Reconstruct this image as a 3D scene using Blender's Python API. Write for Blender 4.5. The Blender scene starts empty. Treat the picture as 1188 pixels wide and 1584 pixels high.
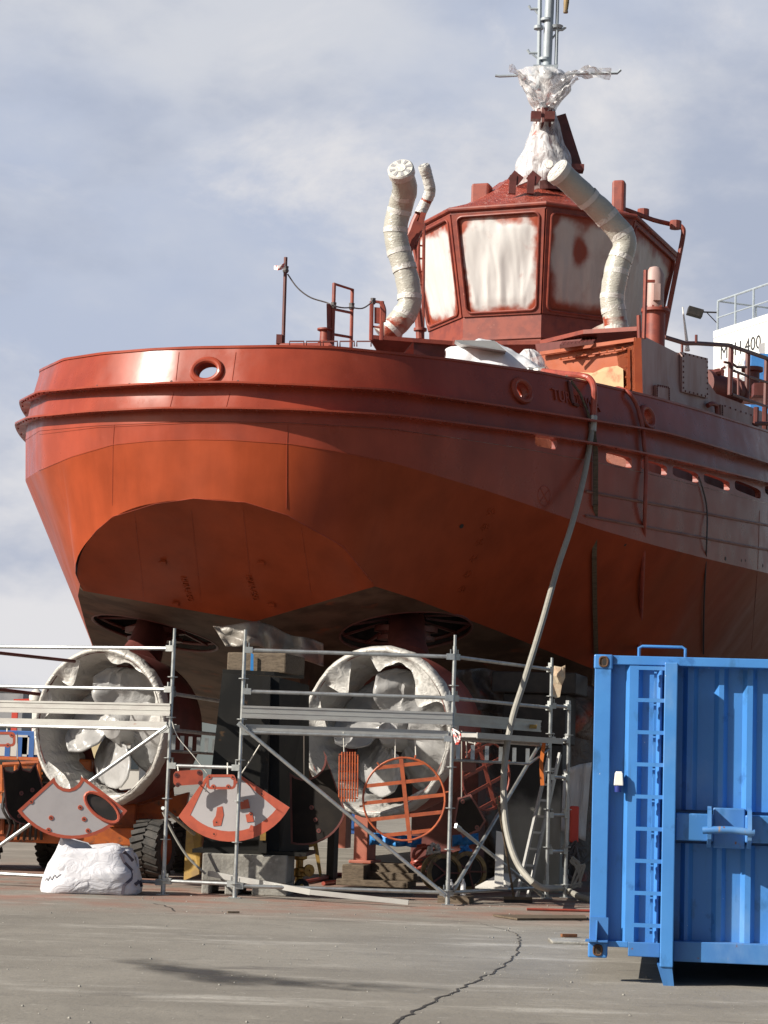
import bpy, bmesh, math, random
from mathutils import Vector, Matrix, noise
from mathutils.bvhtree import BVHTree
random.seed(7)
V = Vector
scene = bpy.context.scene
COL = scene.collection
R_ = math.radians
# ------------------------------------------------------------------ camera
F = 3400.0
PITCH = math.atan(413 / F); ROLL = 0.033; CH = 1.5
fwd = V((0, math.cos(PITCH), math.sin(PITCH)))
r0 = V((1, 0, 0)); u0 = V((0, -math.sin(PITCH), math.cos(PITCH)))
RT = math.cos(ROLL) * r0 + math.sin(ROLL) * u0
UP = -math.sin(ROLL) * r0 + math.cos(ROLL) * u0
CP = V((0, 0, CH))
cd = bpy.data.cameras.new('camera'); cam = bpy.data.objects.new('camera', cd); COL.objects.link(cam)
cd.sensor_fit = 'HORIZONTAL'; cd.sensor_width = 36; cd.lens = 36 * F / 1188
cd.clip_start = 0.5; cd.clip_end = 5000
cam.matrix_world = Matrix(((RT.x, UP.x, -fwd.x, 0), (RT.y, UP.y, -fwd.y, 0), (RT.z, UP.z, -fwd.z, CH), (0, 0, 0, 1)))
scene.camera = cam

def ray(px, py):
    return fwd + RT * ((px - 594) / F) - UP * ((py - 792) / F)
def P(px, py, D):                       # point at depth D (world y) seen at photo pixel
    d = ray(px, py); return CP + d * (D / d.y)
def PZ(px, py, z):
    d = ray(px, py); return CP + d * ((z - CH) / d.z)
def G(px, py): return PZ(px, py, 0.0)
def proj(p):
    d = V(p) - CP; w = d.dot(fwd)
    return 594 + F * d.dot(RT) / w, 792 - F * d.dot(UP) / w
def PX(px, D, z):                       # point at depth D and height z in the photo's column px
    X = 0.0
    for _ in range(6):
        q = proj((X, D, z)); X += (px - q[0]) * D / F
    return V((X, D, z))
def lerp(a, b, t): return a + (b - a) * t
def interp(x, pts):
    if x <= pts[0][0]:
        a, b = pts[0], pts[1]
    elif x >= pts[-1][0]:
        a, b = pts[-2], pts[-1]
    else:
        for a, b in zip(pts, pts[1:]):
            if a[0] <= x <= b[0]: break
    return a[1] + (b[1] - a[1]) * (x - a[0]) / (b[0] - a[0])
def dens(pts): return [(p.x, p.y) for p in smoothpts([V((a, b, 0)) for a, b in pts], 6)]
def iclamp(x, pts): return interp(min(max(x, pts[0][0]), pts[-1][0]), pts)

# ------------------------------------------------------------------ materials
def srgb(r, g, b):
    f = lambda c: (c / 255 / 12.92) if c / 255 <= .04045 else ((c / 255 + .055) / 1.055) ** 2.4
    return (f(r), f(g), f(b))
def mat(name, c, rough=.5, metal=0, c2=None, scale=3, thr=(.4, .65), bump=0, bscale=20, c3=None, s3=25, t3=(.6, .72), stretch=None, spec=.5, alpha=None, rvar=0, bdist=.02, det=5, coat=0):
    m = bpy.data.materials.new(name); m.use_nodes = True; nt = m.node_tree; N = nt.nodes; L = nt.links
    b = N['Principled BSDF']; b.inputs['Roughness'].default_value = rough; b.inputs['Metallic'].default_value = metal
    b.inputs['Specular IOR Level'].default_value = spec
    if coat: b.inputs['Coat Weight'].default_value = coat; b.inputs['Coat Roughness'].default_value = .15
    b.inputs['Base Color'].default_value = (*c, 1)
    if alpha is not None: b.inputs['Alpha'].default_value = alpha
    tc = N.new('ShaderNodeTexCoord'); src = tc.outputs['Object']
    if stretch:
        mp = N.new('ShaderNodeMapping'); mp.inputs['Scale'].default_value = stretch; L.new(src, mp.inputs[0]); src = mp.outputs[0]
    def layer(sc, th, detail=5):
        n = N.new('ShaderNodeTexNoise'); n.inputs['Scale'].default_value = sc; n.inputs['Detail'].default_value = detail; n.inputs['Roughness'].default_value = .6
        L.new(src, n.inputs['Vector']); mr = N.new('ShaderNodeMapRange'); mr.interpolation_type = 'SMOOTHSTEP'
        mr.inputs[1].default_value, mr.inputs[2].default_value = th; L.new(n.outputs[0], mr.inputs[0]); return mr.outputs[0]
    cur = None
    if c2:
        mx = N.new('ShaderNodeMix'); mx.data_type = 'RGBA'; mx.inputs[6].default_value = (*c, 1); mx.inputs[7].default_value = (*c2, 1)
        L.new(layer(scale, thr, det), mx.inputs[0]); cur = mx.outputs[2]
        if c3:
            my = N.new('ShaderNodeMix'); my.data_type = 'RGBA'; L.new(cur, my.inputs[6]); my.inputs[7].default_value = (*c3, 1)
            L.new(layer(s3, t3, 6), my.inputs[0]); cur = my.outputs[2]
        L.new(cur, b.inputs['Base Color'])
    if rvar:
        mr = N.new('ShaderNodeMapRange'); mr.inputs[3].default_value = rough - rvar; mr.inputs[4].default_value = rough + rvar
        L.new(layer(scale * 2.3, (.3, .7)), mr.inputs[0]); L.new(mr.outputs[0], b.inputs['Roughness'])
    if bump:
        n = N.new('ShaderNodeTexNoise'); n.inputs['Scale'].default_value = bscale; n.inputs['Detail'].default_value = 4
        L.new(src, n.inputs['Vector']); bp = N.new('ShaderNodeBump'); bp.inputs['Strength'].default_value = bump; bp.inputs['Distance'].default_value = bdist
        L.new(n.outputs[0], bp.inputs['Height']); L.new(bp.outputs[0], b.inputs['Normal'])
    return m
M = {}
M['red'] = mat('red_primer', (.29, .051, .026), .32, c2=(.25, .043, .023), scale=.9, bump=.12, bscale=2.2, rvar=.08, c3=(.32, .07, .045), s3=3.5, t3=(.62, .8), spec=.32)
M['orange'] = mat('orange_primer', (.285, .051, .018), .36, spec=.14, c2=(.25, .044, .015), scale=.5, bump=.06, bscale=2.0, rvar=.05, c3=(.27, .05, .02), s3=4, t3=(.6, .8))
def dusty(m, c, a, b_, amt):
    nt = m.node_tree; N = nt.nodes; L = nt.links; bs = N['Principled BSDF']; l = bs.inputs['Base Color'].links[0].from_socket
    ge = N.new('ShaderNodeNewGeometry'); d = N.new('ShaderNodeVectorMath'); d.operation = 'DOT_PRODUCT'; d.inputs[1].default_value = (math.sin(R_(17)), math.cos(R_(17)), 0); L.new(ge.outputs['Position'], d.inputs[0])
    n = N.new('ShaderNodeTexNoise'); n.inputs['Scale'].default_value = 1.1; n.inputs['Detail'].default_value = 5; mp = N.new('ShaderNodeMapping'); mp.inputs['Scale'].default_value = (1, 1, .25); L.new(ge.outputs['Position'], mp.inputs[0]); L.new(mp.outputs[0], n.inputs['Vector'])
    sc = N.new('ShaderNodeMath'); sc.operation = 'MULTIPLY_ADD'; sc.inputs[1].default_value = 7; L.new(n.outputs[0], sc.inputs[0]); L.new(d.outputs['Value'], sc.inputs[2])
    mr = N.new('ShaderNodeMapRange'); mr.interpolation_type = 'SMOOTHSTEP'; mr.inputs[1].default_value = a + 3.5; mr.inputs[2].default_value = b_ + 3.5; mr.inputs[4].default_value = amt; L.new(sc.outputs[0], mr.inputs[0])
    mx = N.new('ShaderNodeMix'); mx.data_type = 'RGBA'; L.new(mr.outputs[0], mx.inputs[0]); L.new(l, mx.inputs[6]); mx.inputs[7].default_value = (*c, 1); L.new(mx.outputs[2], bs.inputs['Base Color'])
def streaks(m, k=.9, hi=1.08, st=(4, 4, .35), sc=1.0, amt=.8, ripple=.2):
    nt = m.node_tree; N = nt.nodes; L = nt.links; bs = N['Principled BSDF']; l = bs.inputs['Base Color'].links[0].from_socket
    ge = N.new('ShaderNodeNewGeometry'); mp = N.new('ShaderNodeMapping'); mp.inputs['Scale'].default_value = st; L.new(ge.outputs['Position'], mp.inputs[0])
    n = N.new('ShaderNodeTexNoise'); n.inputs['Scale'].default_value = sc; n.inputs['Detail'].default_value = 6; n.inputs['Roughness'].default_value = .65; L.new(mp.outputs[0], n.inputs['Vector'])
    mr = N.new('ShaderNodeMapRange'); mr.inputs[1].default_value = .3; mr.inputs[2].default_value = .7; mr.inputs[3].default_value = k; mr.inputs[4].default_value = hi; L.new(n.outputs[0], mr.inputs[0])
    n2 = N.new('ShaderNodeTexNoise'); n2.inputs['Scale'].default_value = 1.7; n2.inputs['Detail'].default_value = 8; L.new(ge.outputs['Position'], n2.inputs['Vector']); mr2 = N.new('ShaderNodeMapRange'); mr2.inputs[1].default_value = .35; mr2.inputs[2].default_value = .65; mr2.inputs[3].default_value = .9; mr2.inputs[4].default_value = 1.1; L.new(n2.outputs[0], mr2.inputs[0])
    mu = N.new('ShaderNodeMath'); mu.operation = 'MULTIPLY'; L.new(mr.outputs[0], mu.inputs[0]); L.new(mr2.outputs[0], mu.inputs[1])
    vm = N.new('ShaderNodeVectorMath'); vm.operation = 'SCALE'; L.new(l, vm.inputs[0]); L.new(mu.outputs[0], vm.inputs['Scale']); L.new(vm.outputs[0], bs.inputs['Base Color'])
    if ripple:
        mp2 = N.new('ShaderNodeMapping'); mp2.inputs['Scale'].default_value = (1.6, 1.6, .45); L.new(ge.outputs['Position'], mp2.inputs[0]); n3 = N.new('ShaderNodeTexNoise'); n3.inputs['Scale'].default_value = 1.0; n3.inputs['Detail'].default_value = 1; L.new(mp2.outputs[0], n3.inputs['Vector'])
        bp = N.new('ShaderNodeBump'); bp.inputs['Strength'].default_value = ripple; bp.inputs['Distance'].default_value = .08; L.new(n3.outputs[0], bp.inputs['Height'])
        if bs.inputs['Normal'].links: L.new(bs.inputs['Normal'].links[0].from_socket, bp.inputs['Normal'])
        L.new(bp.outputs[0], bs.inputs['Normal'])
streaks(M['red']); streaks(M['orange'])
dusty(M['red'], (.215, .08, .06), 30, 36, .6); dusty(M['orange'], (.20, .075, .035), 32, 39, .7)
M['bottom'] = mat('worn_bottom_paint', (.12, .075, .052), .7, spec=.2, c2=(.06, .035, .024), scale=1.6, c3=(.20, .06, .03), s3=2.2, t3=(.6, .75), bump=.1, bscale=4)
M['dusty'] = mat('dusty_red_primer', (.22, .105, .085), .5, c2=(.17, .07, .055), scale=1.2, stretch=(1, 1, .35), c3=(.26, .15, .12), s3=3, t3=(.58, .75), rvar=.06)
M['deckhouse'] = mat('dusty_grey_red_steel', (.42, .29, .265), .55, c2=(.33, .17, .135), scale=1.5, stretch=(1, 1, .3), c3=(.3, .2, .17), s3=4, t3=(.6, .75))
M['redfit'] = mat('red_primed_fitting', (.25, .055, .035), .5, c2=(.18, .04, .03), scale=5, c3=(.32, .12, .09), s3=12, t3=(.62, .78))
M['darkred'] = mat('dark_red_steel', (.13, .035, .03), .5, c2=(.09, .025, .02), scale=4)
M['orangelit'] = mat('orange_deckhouse_paint', (.34, .075, .022), .42, c2=(.27, .055, .02), scale=1.5, rvar=.08)
M['primer'] = mat('cream_primer_patch', (.46, .33, .17), .6, c2=(.45, .3, .16), scale=3, c3=(.38, .11, .05), s3=2.0, t3=(.54, .68))
M['steel'] = mat('galvanised_steel', (.42, .44, .44), .42, .75, c2=(.32, .33, .33), scale=9, c3=(.55, .56, .56), s3=30, bump=.05)
M['alu'] = mat('worn_aluminium', (.40, .40, .385), .45, .6, c2=(.36, .35, .34), scale=4, stretch=(1, 1, 3), c3=(.3, .2, .17), s3=6, t3=(.64, .75))
M['grey_paint'] = mat('grey_mast_paint', (.36, .41, .45), .4, c2=(.3, .34, .38), scale=5)
M['blackSteel'] = mat('black_mill_steel', (.008, .0078, .0075), .55, .0, spec=.25, c2=(.016, .015, .013), scale=2, c3=(.07, .04, .02), s3=6, t3=(.65, .75))
M['yellow'] = mat('worn_yellow_paint', (.36, .22, .04), .55, c2=(.22, .13, .04), scale=4, c3=(.1, .06, .03), s3=9, t3=(.62, .72))
M['concrete'] = mat('concrete_block', (.30, .29, .26), .85, c2=(.2, .19, .17), scale=4, bump=.4, bscale=25, c3=(.38, .37, .33), s3=14)
M['wood'] = mat('rough_timber', (.12, .09, .06), .8, c2=(.07, .05, .032), scale=6, stretch=(1, 6, 6), bump=.3, bscale=18)
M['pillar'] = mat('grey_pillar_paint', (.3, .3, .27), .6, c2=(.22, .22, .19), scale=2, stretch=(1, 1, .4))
def chips(m, rust=(.16, .07, .035), sc=16, th=(.745, .77), dark_patch=(.04, .15, .36)):
    nt = m.node_tree; N = nt.nodes; L = nt.links; bs = N['Principled BSDF']; l = bs.inputs['Base Color'].links[0].from_socket; ge = N.new('ShaderNodeNewGeometry'); pos = ge.outputs['Position']
    def layer(l, c, sc, th, st, det=6, rough=.6):
        mp = N.new('ShaderNodeMapping'); mp.inputs['Scale'].default_value = st; L.new(pos, mp.inputs[0]); n = N.new('ShaderNodeTexNoise'); n.inputs['Scale'].default_value = sc; n.inputs['Detail'].default_value = det; n.inputs['Roughness'].default_value = rough; L.new(mp.outputs[0], n.inputs['Vector'])
        mr = N.new('ShaderNodeMapRange'); mr.interpolation_type = 'SMOOTHSTEP'; mr.inputs[1].default_value, mr.inputs[2].default_value = th; L.new(n.outputs[0], mr.inputs[0]); mx = N.new('ShaderNodeMix'); mx.data_type = 'RGBA'; L.new(mr.outputs[0], mx.inputs[0]); L.new(l, mx.inputs[6]); mx.inputs[7].default_value = (*c, 1); return mx.outputs[2]
    l = layer(l, (.16, .30, .52), 1.3, (.55, .85), (1, 1, .6))          # chalky fading
    l = layer(l, dark_patch, 2.2, (.57, .66), (1.5, 1.5, .8))                # darker retouched patches
    l = layer(l, (.05, .13, .28), 1.6, (.62, .82), (9, 9, .5))            # dirty run marks
    l = layer(l, (.55, .57, .6), 26, (.745, .76), (1, 1, .8), 3)           # pale paint specks
    l = layer(l, rust, sc, th, (1, 1, .7)); L.new(l, bs.inputs['Base Color'])
def shade_top(m, z0, z1):
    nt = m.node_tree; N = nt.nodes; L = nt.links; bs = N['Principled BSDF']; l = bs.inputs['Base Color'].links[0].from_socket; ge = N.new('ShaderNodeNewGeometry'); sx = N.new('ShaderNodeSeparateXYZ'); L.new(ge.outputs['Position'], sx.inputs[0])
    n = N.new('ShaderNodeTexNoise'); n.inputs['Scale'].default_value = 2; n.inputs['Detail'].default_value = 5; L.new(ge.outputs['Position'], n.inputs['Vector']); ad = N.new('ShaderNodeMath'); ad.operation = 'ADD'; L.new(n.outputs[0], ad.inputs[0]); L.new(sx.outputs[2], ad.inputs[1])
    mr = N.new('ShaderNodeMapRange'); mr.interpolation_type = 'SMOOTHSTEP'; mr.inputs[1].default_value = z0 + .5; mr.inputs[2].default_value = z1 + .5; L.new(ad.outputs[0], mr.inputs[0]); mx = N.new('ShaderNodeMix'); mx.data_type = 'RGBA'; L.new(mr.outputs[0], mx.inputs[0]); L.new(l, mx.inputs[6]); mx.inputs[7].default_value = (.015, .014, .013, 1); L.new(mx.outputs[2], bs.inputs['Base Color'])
shade_top(M['pillar'], 1.0, 1.6)  # hull's shade painted into the upper part of the pillar
M['rubber'] = mat('black_rubber', (.022, .021, .02), .75, c2=(.05, .045, .04), scale=8, bump=.2, bscale=40)
M['machine'] = mat('orange_machine_paint', (.40, .10, .018), .5, c2=(.26, .06, .018), scale=3, c3=(.08, .05, .035), s3=5, t3=(.54, .68))
M['dark'] = mat('dark_grease', (.014, .012, .011), .65, c2=(.03, .023, .02), scale=6)
M['white'] = mat('white_paint', (.78, .78, .76), .5, c2=(.72, .72, .7), scale=.6)
M['black'] = mat('black_lettering', (.03, .03, .035), .6)
M['greyletter'] = mat('grey_lettering', (.4, .41, .42), .6)
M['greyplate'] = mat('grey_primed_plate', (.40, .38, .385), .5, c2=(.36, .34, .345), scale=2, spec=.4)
M['plate_shade'] = mat('shade_tone_plate', (.014, .012, .011), .7, spec=.15, c2=(.022, .018, .015), scale=3)  # shaded copy of the grey plates, shade put into the colour
M['plateedge'] = mat('red_primer_edge', (.42, .085, .045), .5, c2=(.34, .07, .04), scale=6)
M['grate'] = mat('red_oxide_grating', (.42, .10, .035), .5, c2=(.3, .07, .03), scale=8)
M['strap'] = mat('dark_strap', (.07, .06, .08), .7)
M['blue'] = mat('blue_container_paint', (.05, .195, .50), .40, c2=(.058, .22, .54), scale=1.6, c3=(.035, .14, .38), s3=3.5, t3=(.6, .68), bump=.06, bscale=6, rvar=.07, spec=.45)
M['bluedirty'] = mat('worn_blue_paint', (.05, .18, .44), .5, c2=(.04, .15, .4), scale=3, c3=(.25, .17, .1), s3=9, t3=(.66, .72), stretch=(1, 1, .4))
chips(M['blue']); chips(M['bluedirty'], th=(.66, .71), sc=9)
M['rustdark'] = mat('dark_rust', (.10, .05, .025), .85, c2=(.05, .03, .02), scale=20)
M['rust'] = mat('rust', (.2, .08, .03), .8, c2=(.1, .04, .02), scale=14)
M['hosegrey'] = mat('grey_hose', (.29, .28, .245), .6, c2=(.26, .25, .22), scale=14)
M['hosered'] = mat('red_hose', (.30, .055, .035), .45, c2=(.22, .045, .03), scale=10)
M['cable'] = mat('dark_cable', (.06, .055, .06), .6)
M['rope'] = mat('grey_rope', (.12, .11, .11), .8)
M['string'] = mat('pale_cord', (.6, .58, .52), .8)
M['brass'] = mat('brass_valve', (.45, .27, .06), .4, .5, c2=(.3, .16, .05), scale=12)
M['tape'] = mat('red_white_tape', (.75, .7, .68), .5, c2=(.6, .06, .04), scale=9, thr=(.49, .51))
M['bluetape'] = mat('blue_tarp', (.03, .22, .55), .5, c2=(.02, .15, .42), scale=5)
M['brickred'] = mat('primed_post', (.36, .12, .08), .55, c2=(.28, .08, .05), scale=3)
M['farblue'] = mat('far_blue_steel', (.03, .10, .32), .6, c2=(.05, .14, .38), scale=.5)
M['farwhite'] = mat('far_pale_wall', (.6, .58, .54), .7, c2=(.5, .48, .44), scale=.3)
M['farcream'] = mat('far_cream_wall', (.6, .5, .3), .7, c2=(.5, .42, .26), scale=.3)
M['fargrey'] = mat('far_grey_wall', (.3, .3, .31), .7, c2=(.22, .22, .24), scale=.3)
M['farred'] = mat('far_red_steel', (.55, .06, .04), .6)
M['glassdark'] = mat('dark_window', (.04, .05, .06), .15)
M['leaf'] = mat('dull_green_foliage', (.06, .085, .04), .8, c2=(.09, .10, .05), scale=1.2)
M['trunk'] = mat('bark', (.09, .07, .05), .9)
M['hill'] = mat('distant_hill', (.12, .14, .15), .9, c2=(.10, .12, .11), scale=.02)
M['paper'] = mat('torn_paper', (.6, .5, .36), .8, c2=(.45, .3, .2), scale=6)
M['orangetape'] = mat('orange_strap', (.6, .16, .03), .6)
M['socket'] = mat('pale_plastic', (.66, .66, .62), .5)
M['socketblue'] = mat('dark_blue_plastic', (.02, .035, .2), .4)
M['hook'] = mat('weathered_hook', (.24, .16, .06), .6, c2=(.1, .07, .04), scale=8)

def plastic(name, c, c2, rough=.35, stretch=(3, 3, 1), s=3.0, bump=.7, paint=None, pth=(.5, .62), ps=1.5, alpha=1.0, trans=0.0, bd=.05, sss=0):
    """wrinkled sheet plastic, optionally with overspray of red primer"""
    m = bpy.data.materials.new(name); m.use_nodes = True; nt = m.node_tree; N = nt.nodes; L = nt.links
    b = N['Principled BSDF']; b.inputs['Roughness'].default_value = rough
    tc = N.new('ShaderNodeTexCoord'); mp = N.new('ShaderNodeMapping'); mp.inputs['Scale'].default_value = stretch
    L.new(tc.outputs['Object'], mp.inputs[0])
    n = N.new('ShaderNodeTexNoise'); n.inputs['Scale'].default_value = s; n.inputs['Detail'].default_value = 3; n.inputs['Distortion'].default_value = 1.6
    L.new(mp.outputs[0], n.inputs['Vector'])
    n2 = N.new('ShaderNodeTexNoise'); n2.inputs['Scale'].default_value = 3.5; n2.inputs['Detail'].default_value = 5
    L.new(tc.outputs['Object'], n2.inputs['Vector'])
    mx = N.new('ShaderNodeMix'); mx.data_type = 'RGBA'; mx.inputs[6].default_value = (*c, 1); mx.inputs[7].default_value = (*c2, 1)
    L.new(n2.outputs[0], mx.inputs[0]); cur = mx.outputs[2]
    if paint:
        n3 = N.new('ShaderNodeTexNoise'); n3.inputs['Scale'].default_value = ps; n3.inputs['Detail'].default_value = 4
        L.new(tc.outputs['Object'], n3.inputs['Vector']); mr = N.new('ShaderNodeMapRange'); mr.interpolation_type = 'SMOOTHSTEP'
        mr.inputs[1].default_value, mr.inputs[2].default_value = pth
        at = N.new('ShaderNodeAttribute'); at.attribute_name = 'spray'
        ad = N.new('ShaderNodeMath'); ad.operation = 'ADD'; L.new(n3.outputs[0], ad.inputs[0]); L.new(at.outputs['Fac'], ad.inputs[1])
        L.new(ad.outputs[0], mr.inputs[0])
        my = N.new('ShaderNodeMix'); my.data_type = 'RGBA'; L.new(cur, my.inputs[6]); my.inputs[7].default_value = (*paint, 1); L.new(mr.outputs[0], my.inputs[0]); cur = my.outputs[2]
    L.new(cur, b.inputs['Base Color'])
    bp = N.new('ShaderNodeBump'); bp.inputs['Strength'].default_value = bump; bp.inputs['Distance'].default_value = bd
    L.new(n.outputs[0], bp.inputs['Height']); L.new(bp.outputs[0], b.inputs['Normal'])
    if trans:
        out = N['Material Output']; tr = N.new('ShaderNodeBsdfTransparent'); ms = N.new('ShaderNodeMixShader')
        mr2 = N.new('ShaderNodeMapRange'); mr2.inputs[1].default_value = .35; mr2.inputs[2].default_value = .65
        mr2.inputs[3].default_value = max(0, trans - .3); mr2.inputs[4].default_value = min(1, trans + .3)
        L.new(n.outputs[0], mr2.inputs[0]); L.new(mr2.outputs[0], ms.inputs[0]); L.new(b.outputs[0], ms.inputs[1]); L.new(tr.outputs[0], ms.inputs[2]); L.new(ms.outputs[0], out.inputs[0])
    return m
SPRAY = (.28, .052, .024)
M['wrap'] = plastic('white_film_wrap', (.50, .49, .44), (.34, .335, .295), .28, (3, 3, 7), 3.0, .35, SPRAY, (.74, .9), 2.0, bd=.04)
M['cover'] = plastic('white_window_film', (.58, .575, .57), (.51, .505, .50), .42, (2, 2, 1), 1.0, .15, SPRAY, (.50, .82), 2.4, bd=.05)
M['cover_shade'] = plastic('shaded_sprayed_film', (.60, .56, .52), (.50, .44, .40), .5, (3, 3, .7), 1.2, .3, SPRAY, (.44, .80), 1.7, bd=.05)
M['roofwrap'] = plastic('red_sprayed_roof_film', (.30, .06, .035), (.24, .045, .03), .3, (3, 3, 3), 3, 1.0, (.5, .24, .2), (.60, .72), 5, bd=.06)
M['mastwrap'] = plastic('clear_mast_film', (.80, .80, .82), (.70, .69, .70), .2, (3, 3, 1), 2.2, .4, (.6, .22, .17), (.62, .75), 3.0, trans=.40, bd=.05)
M['nozwrap'] = plastic('white_nozzle_film', (.52, .505, .475), (.36, .35, .33), .38, (1, 1, 1), 5.0, .7, SPRAY, (.78, .95), 2.5, bd=.05)
M['propwrap'] = plastic('grey_propeller_film', (.40, .395, .385), (.24, .24, .245), .30, (1, 1, 1), 3.0, .5, None, bd=.05)
M['sheetwhite'] = plastic('bluish_white_sheet', (.74, .75, .78), (.66, .67, .70), .35, (1, 1, 1), 3, .3, None, bd=.04)
M['bag'] = plastic('white_woven_bag', (.58, .58, .61), (.50, .50, .54), .6, (1.6, 1.6, 2.2), 2.6, .5, None, bd=.06)
M['loosefilm'] = plastic('loose_white_film', (.62, .61, .58), (.50, .49, .47), .3, (2, 2, 2), 3.5, .5, None, trans=.12, bd=.04)
M['capfilm'] = plastic('white_film', (.62, .61, .58), (.52, .51, .48), .35, (2, 2, 2), 4, .6, None, bd=.04)
M['tarp'] = plastic('pale_tarp', (.60, .59, .58), (.45, .44, .43), .45, (4, 4, .7), 1.6, .8, SPRAY, (.70, .85), 2, bd=.06)
M['tarp_shade'] = plastic('shade_tone_film', (.30, .28, .25), (.18, .16, .14), .4, (2, 2, 2), 2.0, .5, SPRAY, (.58, .75), 2, bd=.05)  # pale film darkened, the hull's shade put into its colour
M['tarp_deep_shade'] = plastic('deep_shade_film', (.16, .13, .11), (.09, .07, .06), .45, (2, 2, 2), 2.0, .9, SPRAY, (.58, .75), 2, bd=.06)  # film darkened further, painting in the deep shade under the hull

# ------------------------------------------------------------------ mesh builder
class MB:
    def __init__(s): s.v = []; s.f = []; s.m = []; s.at = {}; s.slot = 0
    def add(s, vs, fs):
        o = len(s.v); s.v += [V(p) for p in vs]; s.f += [tuple(i + o for i in f) for f in fs]; s.m += [s.slot] * len(fs); return o
    def box(s, c, size, rot=None, taper=1.0):
        c = V(c); hx, hy, hz = [k / 2 for k in size]; vs = []
        for z in (-hz, hz):
            k = taper if z > 0 else 1
            for x, y in ((-hx, -hy), (hx, -hy), (hx, hy), (-hx, hy)):
                p = V((x * k, y * k, z)); vs.append(c + (rot @ p if rot else p))
        s.add(vs, [(3, 2, 1, 0), (4, 5, 6, 7), (0, 1, 5, 4), (1, 2, 6, 5), (2, 3, 7, 6), (3, 0, 4, 7)]); return s
    def bar(s, p, q, w, h, up=(0, 0, 1)):
        p = V(p); q = V(q); d = (q - p).normalized(); up = V(up)
        if abs(d.dot(up)) > .98: up = V((0, 1, 0))
        x = d.cross(up).normalized(); y = x.cross(d)
        vs = [b + x * (i * w / 2) + y * (j * h / 2) for b in (p, q) for i, j in ((-1, -1), (1, -1), (1, 1), (-1, 1))]
        s.add(vs, [(0, 1, 2, 3), (7, 6, 5, 4), (4, 5, 1, 0), (5, 6, 2, 1), (6, 7, 3, 2), (7, 4, 0, 3)]); return s
    def tube(s, pts, r, n=10, caps=True, closed=False, disp=None):
        pts = [V(p) for p in pts]; k = len(pts); rs = r if isinstance(r, (list, tuple)) else [r] * k
        prev = None; vs = []
        for i, p in enumerate(pts):
            if closed: t = (pts[(i + 1) % k] - pts[i - 1])
            else: t = pts[min(i + 1, k - 1)] - pts[max(i - 1, 0)]
            t.normalize()
            if prev is None:
                a = V((0, 0, 1)) if abs(t.z) < .9 else V((0, 1, 0))
                x = t.cross(a).normalized()
            else:
                x = (prev - t * prev.dot(t)).normalized()
            prev = x; y = t.cross(x)
            for j in range(n):
                a = 2 * math.pi * j / n; q = p + (x * math.cos(a) + y * math.sin(a)) * rs[i]
                if disp: q += disp(q, (x * math.cos(a) + y * math.sin(a)), i / max(1, k - 1))
                vs.append(q)
        fs = []
        for i in range(k if closed else k - 1):
            for j in range(n):
                a, b = i * n + j, i * n + (j + 1) % n; c, d = ((i + 1) % k) * n + (j + 1) % n, ((i + 1) % k) * n + j
                fs.append((a, b, c, d))
        if caps and not closed: fs += [tuple(range(n - 1, -1, -1)), tuple(range((k - 1) * n, k * n))]
        s.add(vs, fs); return s
    def grid(s, rows, closed=False, flip=False):
        n = len(rows[0]); vs = [p for r in rows for p in r]; fs = []
        for i in range(len(rows) - 1):
            for j in range(n if closed else n - 1):
                q = (i * n + j, i * n + (j + 1) % n, (i + 1) * n + (j + 1) % n, (i + 1) * n + j)
                fs.append(q[::-1] if flip else q)
        s.add(vs, fs); return s
    def lathe(s, c, axis, prof, n=32, disp=None, a0=0, a1=2 * math.pi):
        c = V(c); ax = V(axis).normalized(); a = V((0, 0, 1)) if abs(ax.z) < .9 else V((1, 0, 0))
        x = ax.cross(a).normalized(); y = ax.cross(x); full = abs(a1 - a0 - 2 * math.pi) < 1e-6
        rows = []
        for (h, r) in prof:
            row = []
            for j in range(n if full else n + 1):
                t = a0 + (a1 - a0) * j / n; rd = x * math.cos(t) + y * math.sin(t)
                q = c + ax * h + rd * r
                if disp: q += disp(q, rd, t, h)
                row.append(q)
            rows.append(row)
        s.grid(rows, closed=full); return s
    def prism(s, poly, d):
        """extrude a 3D polygon by vector d"""
        poly = [V(p) for p in poly]; d = V(d); n = len(poly)
        s.add(poly + [p + d for p in poly], [tuple(range(n)), tuple(range(2 * n - 1, n - 1, -1))] + [(i, i + n, (i + 1) % n + n, (i + 1) % n) for i in range(n)]); return s
    def disc(s, c, ax, r, h, n=20):
        return s.lathe(c, ax, [(0, .0001), (0, r), (h, r), (h, .0001)], n)

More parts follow.
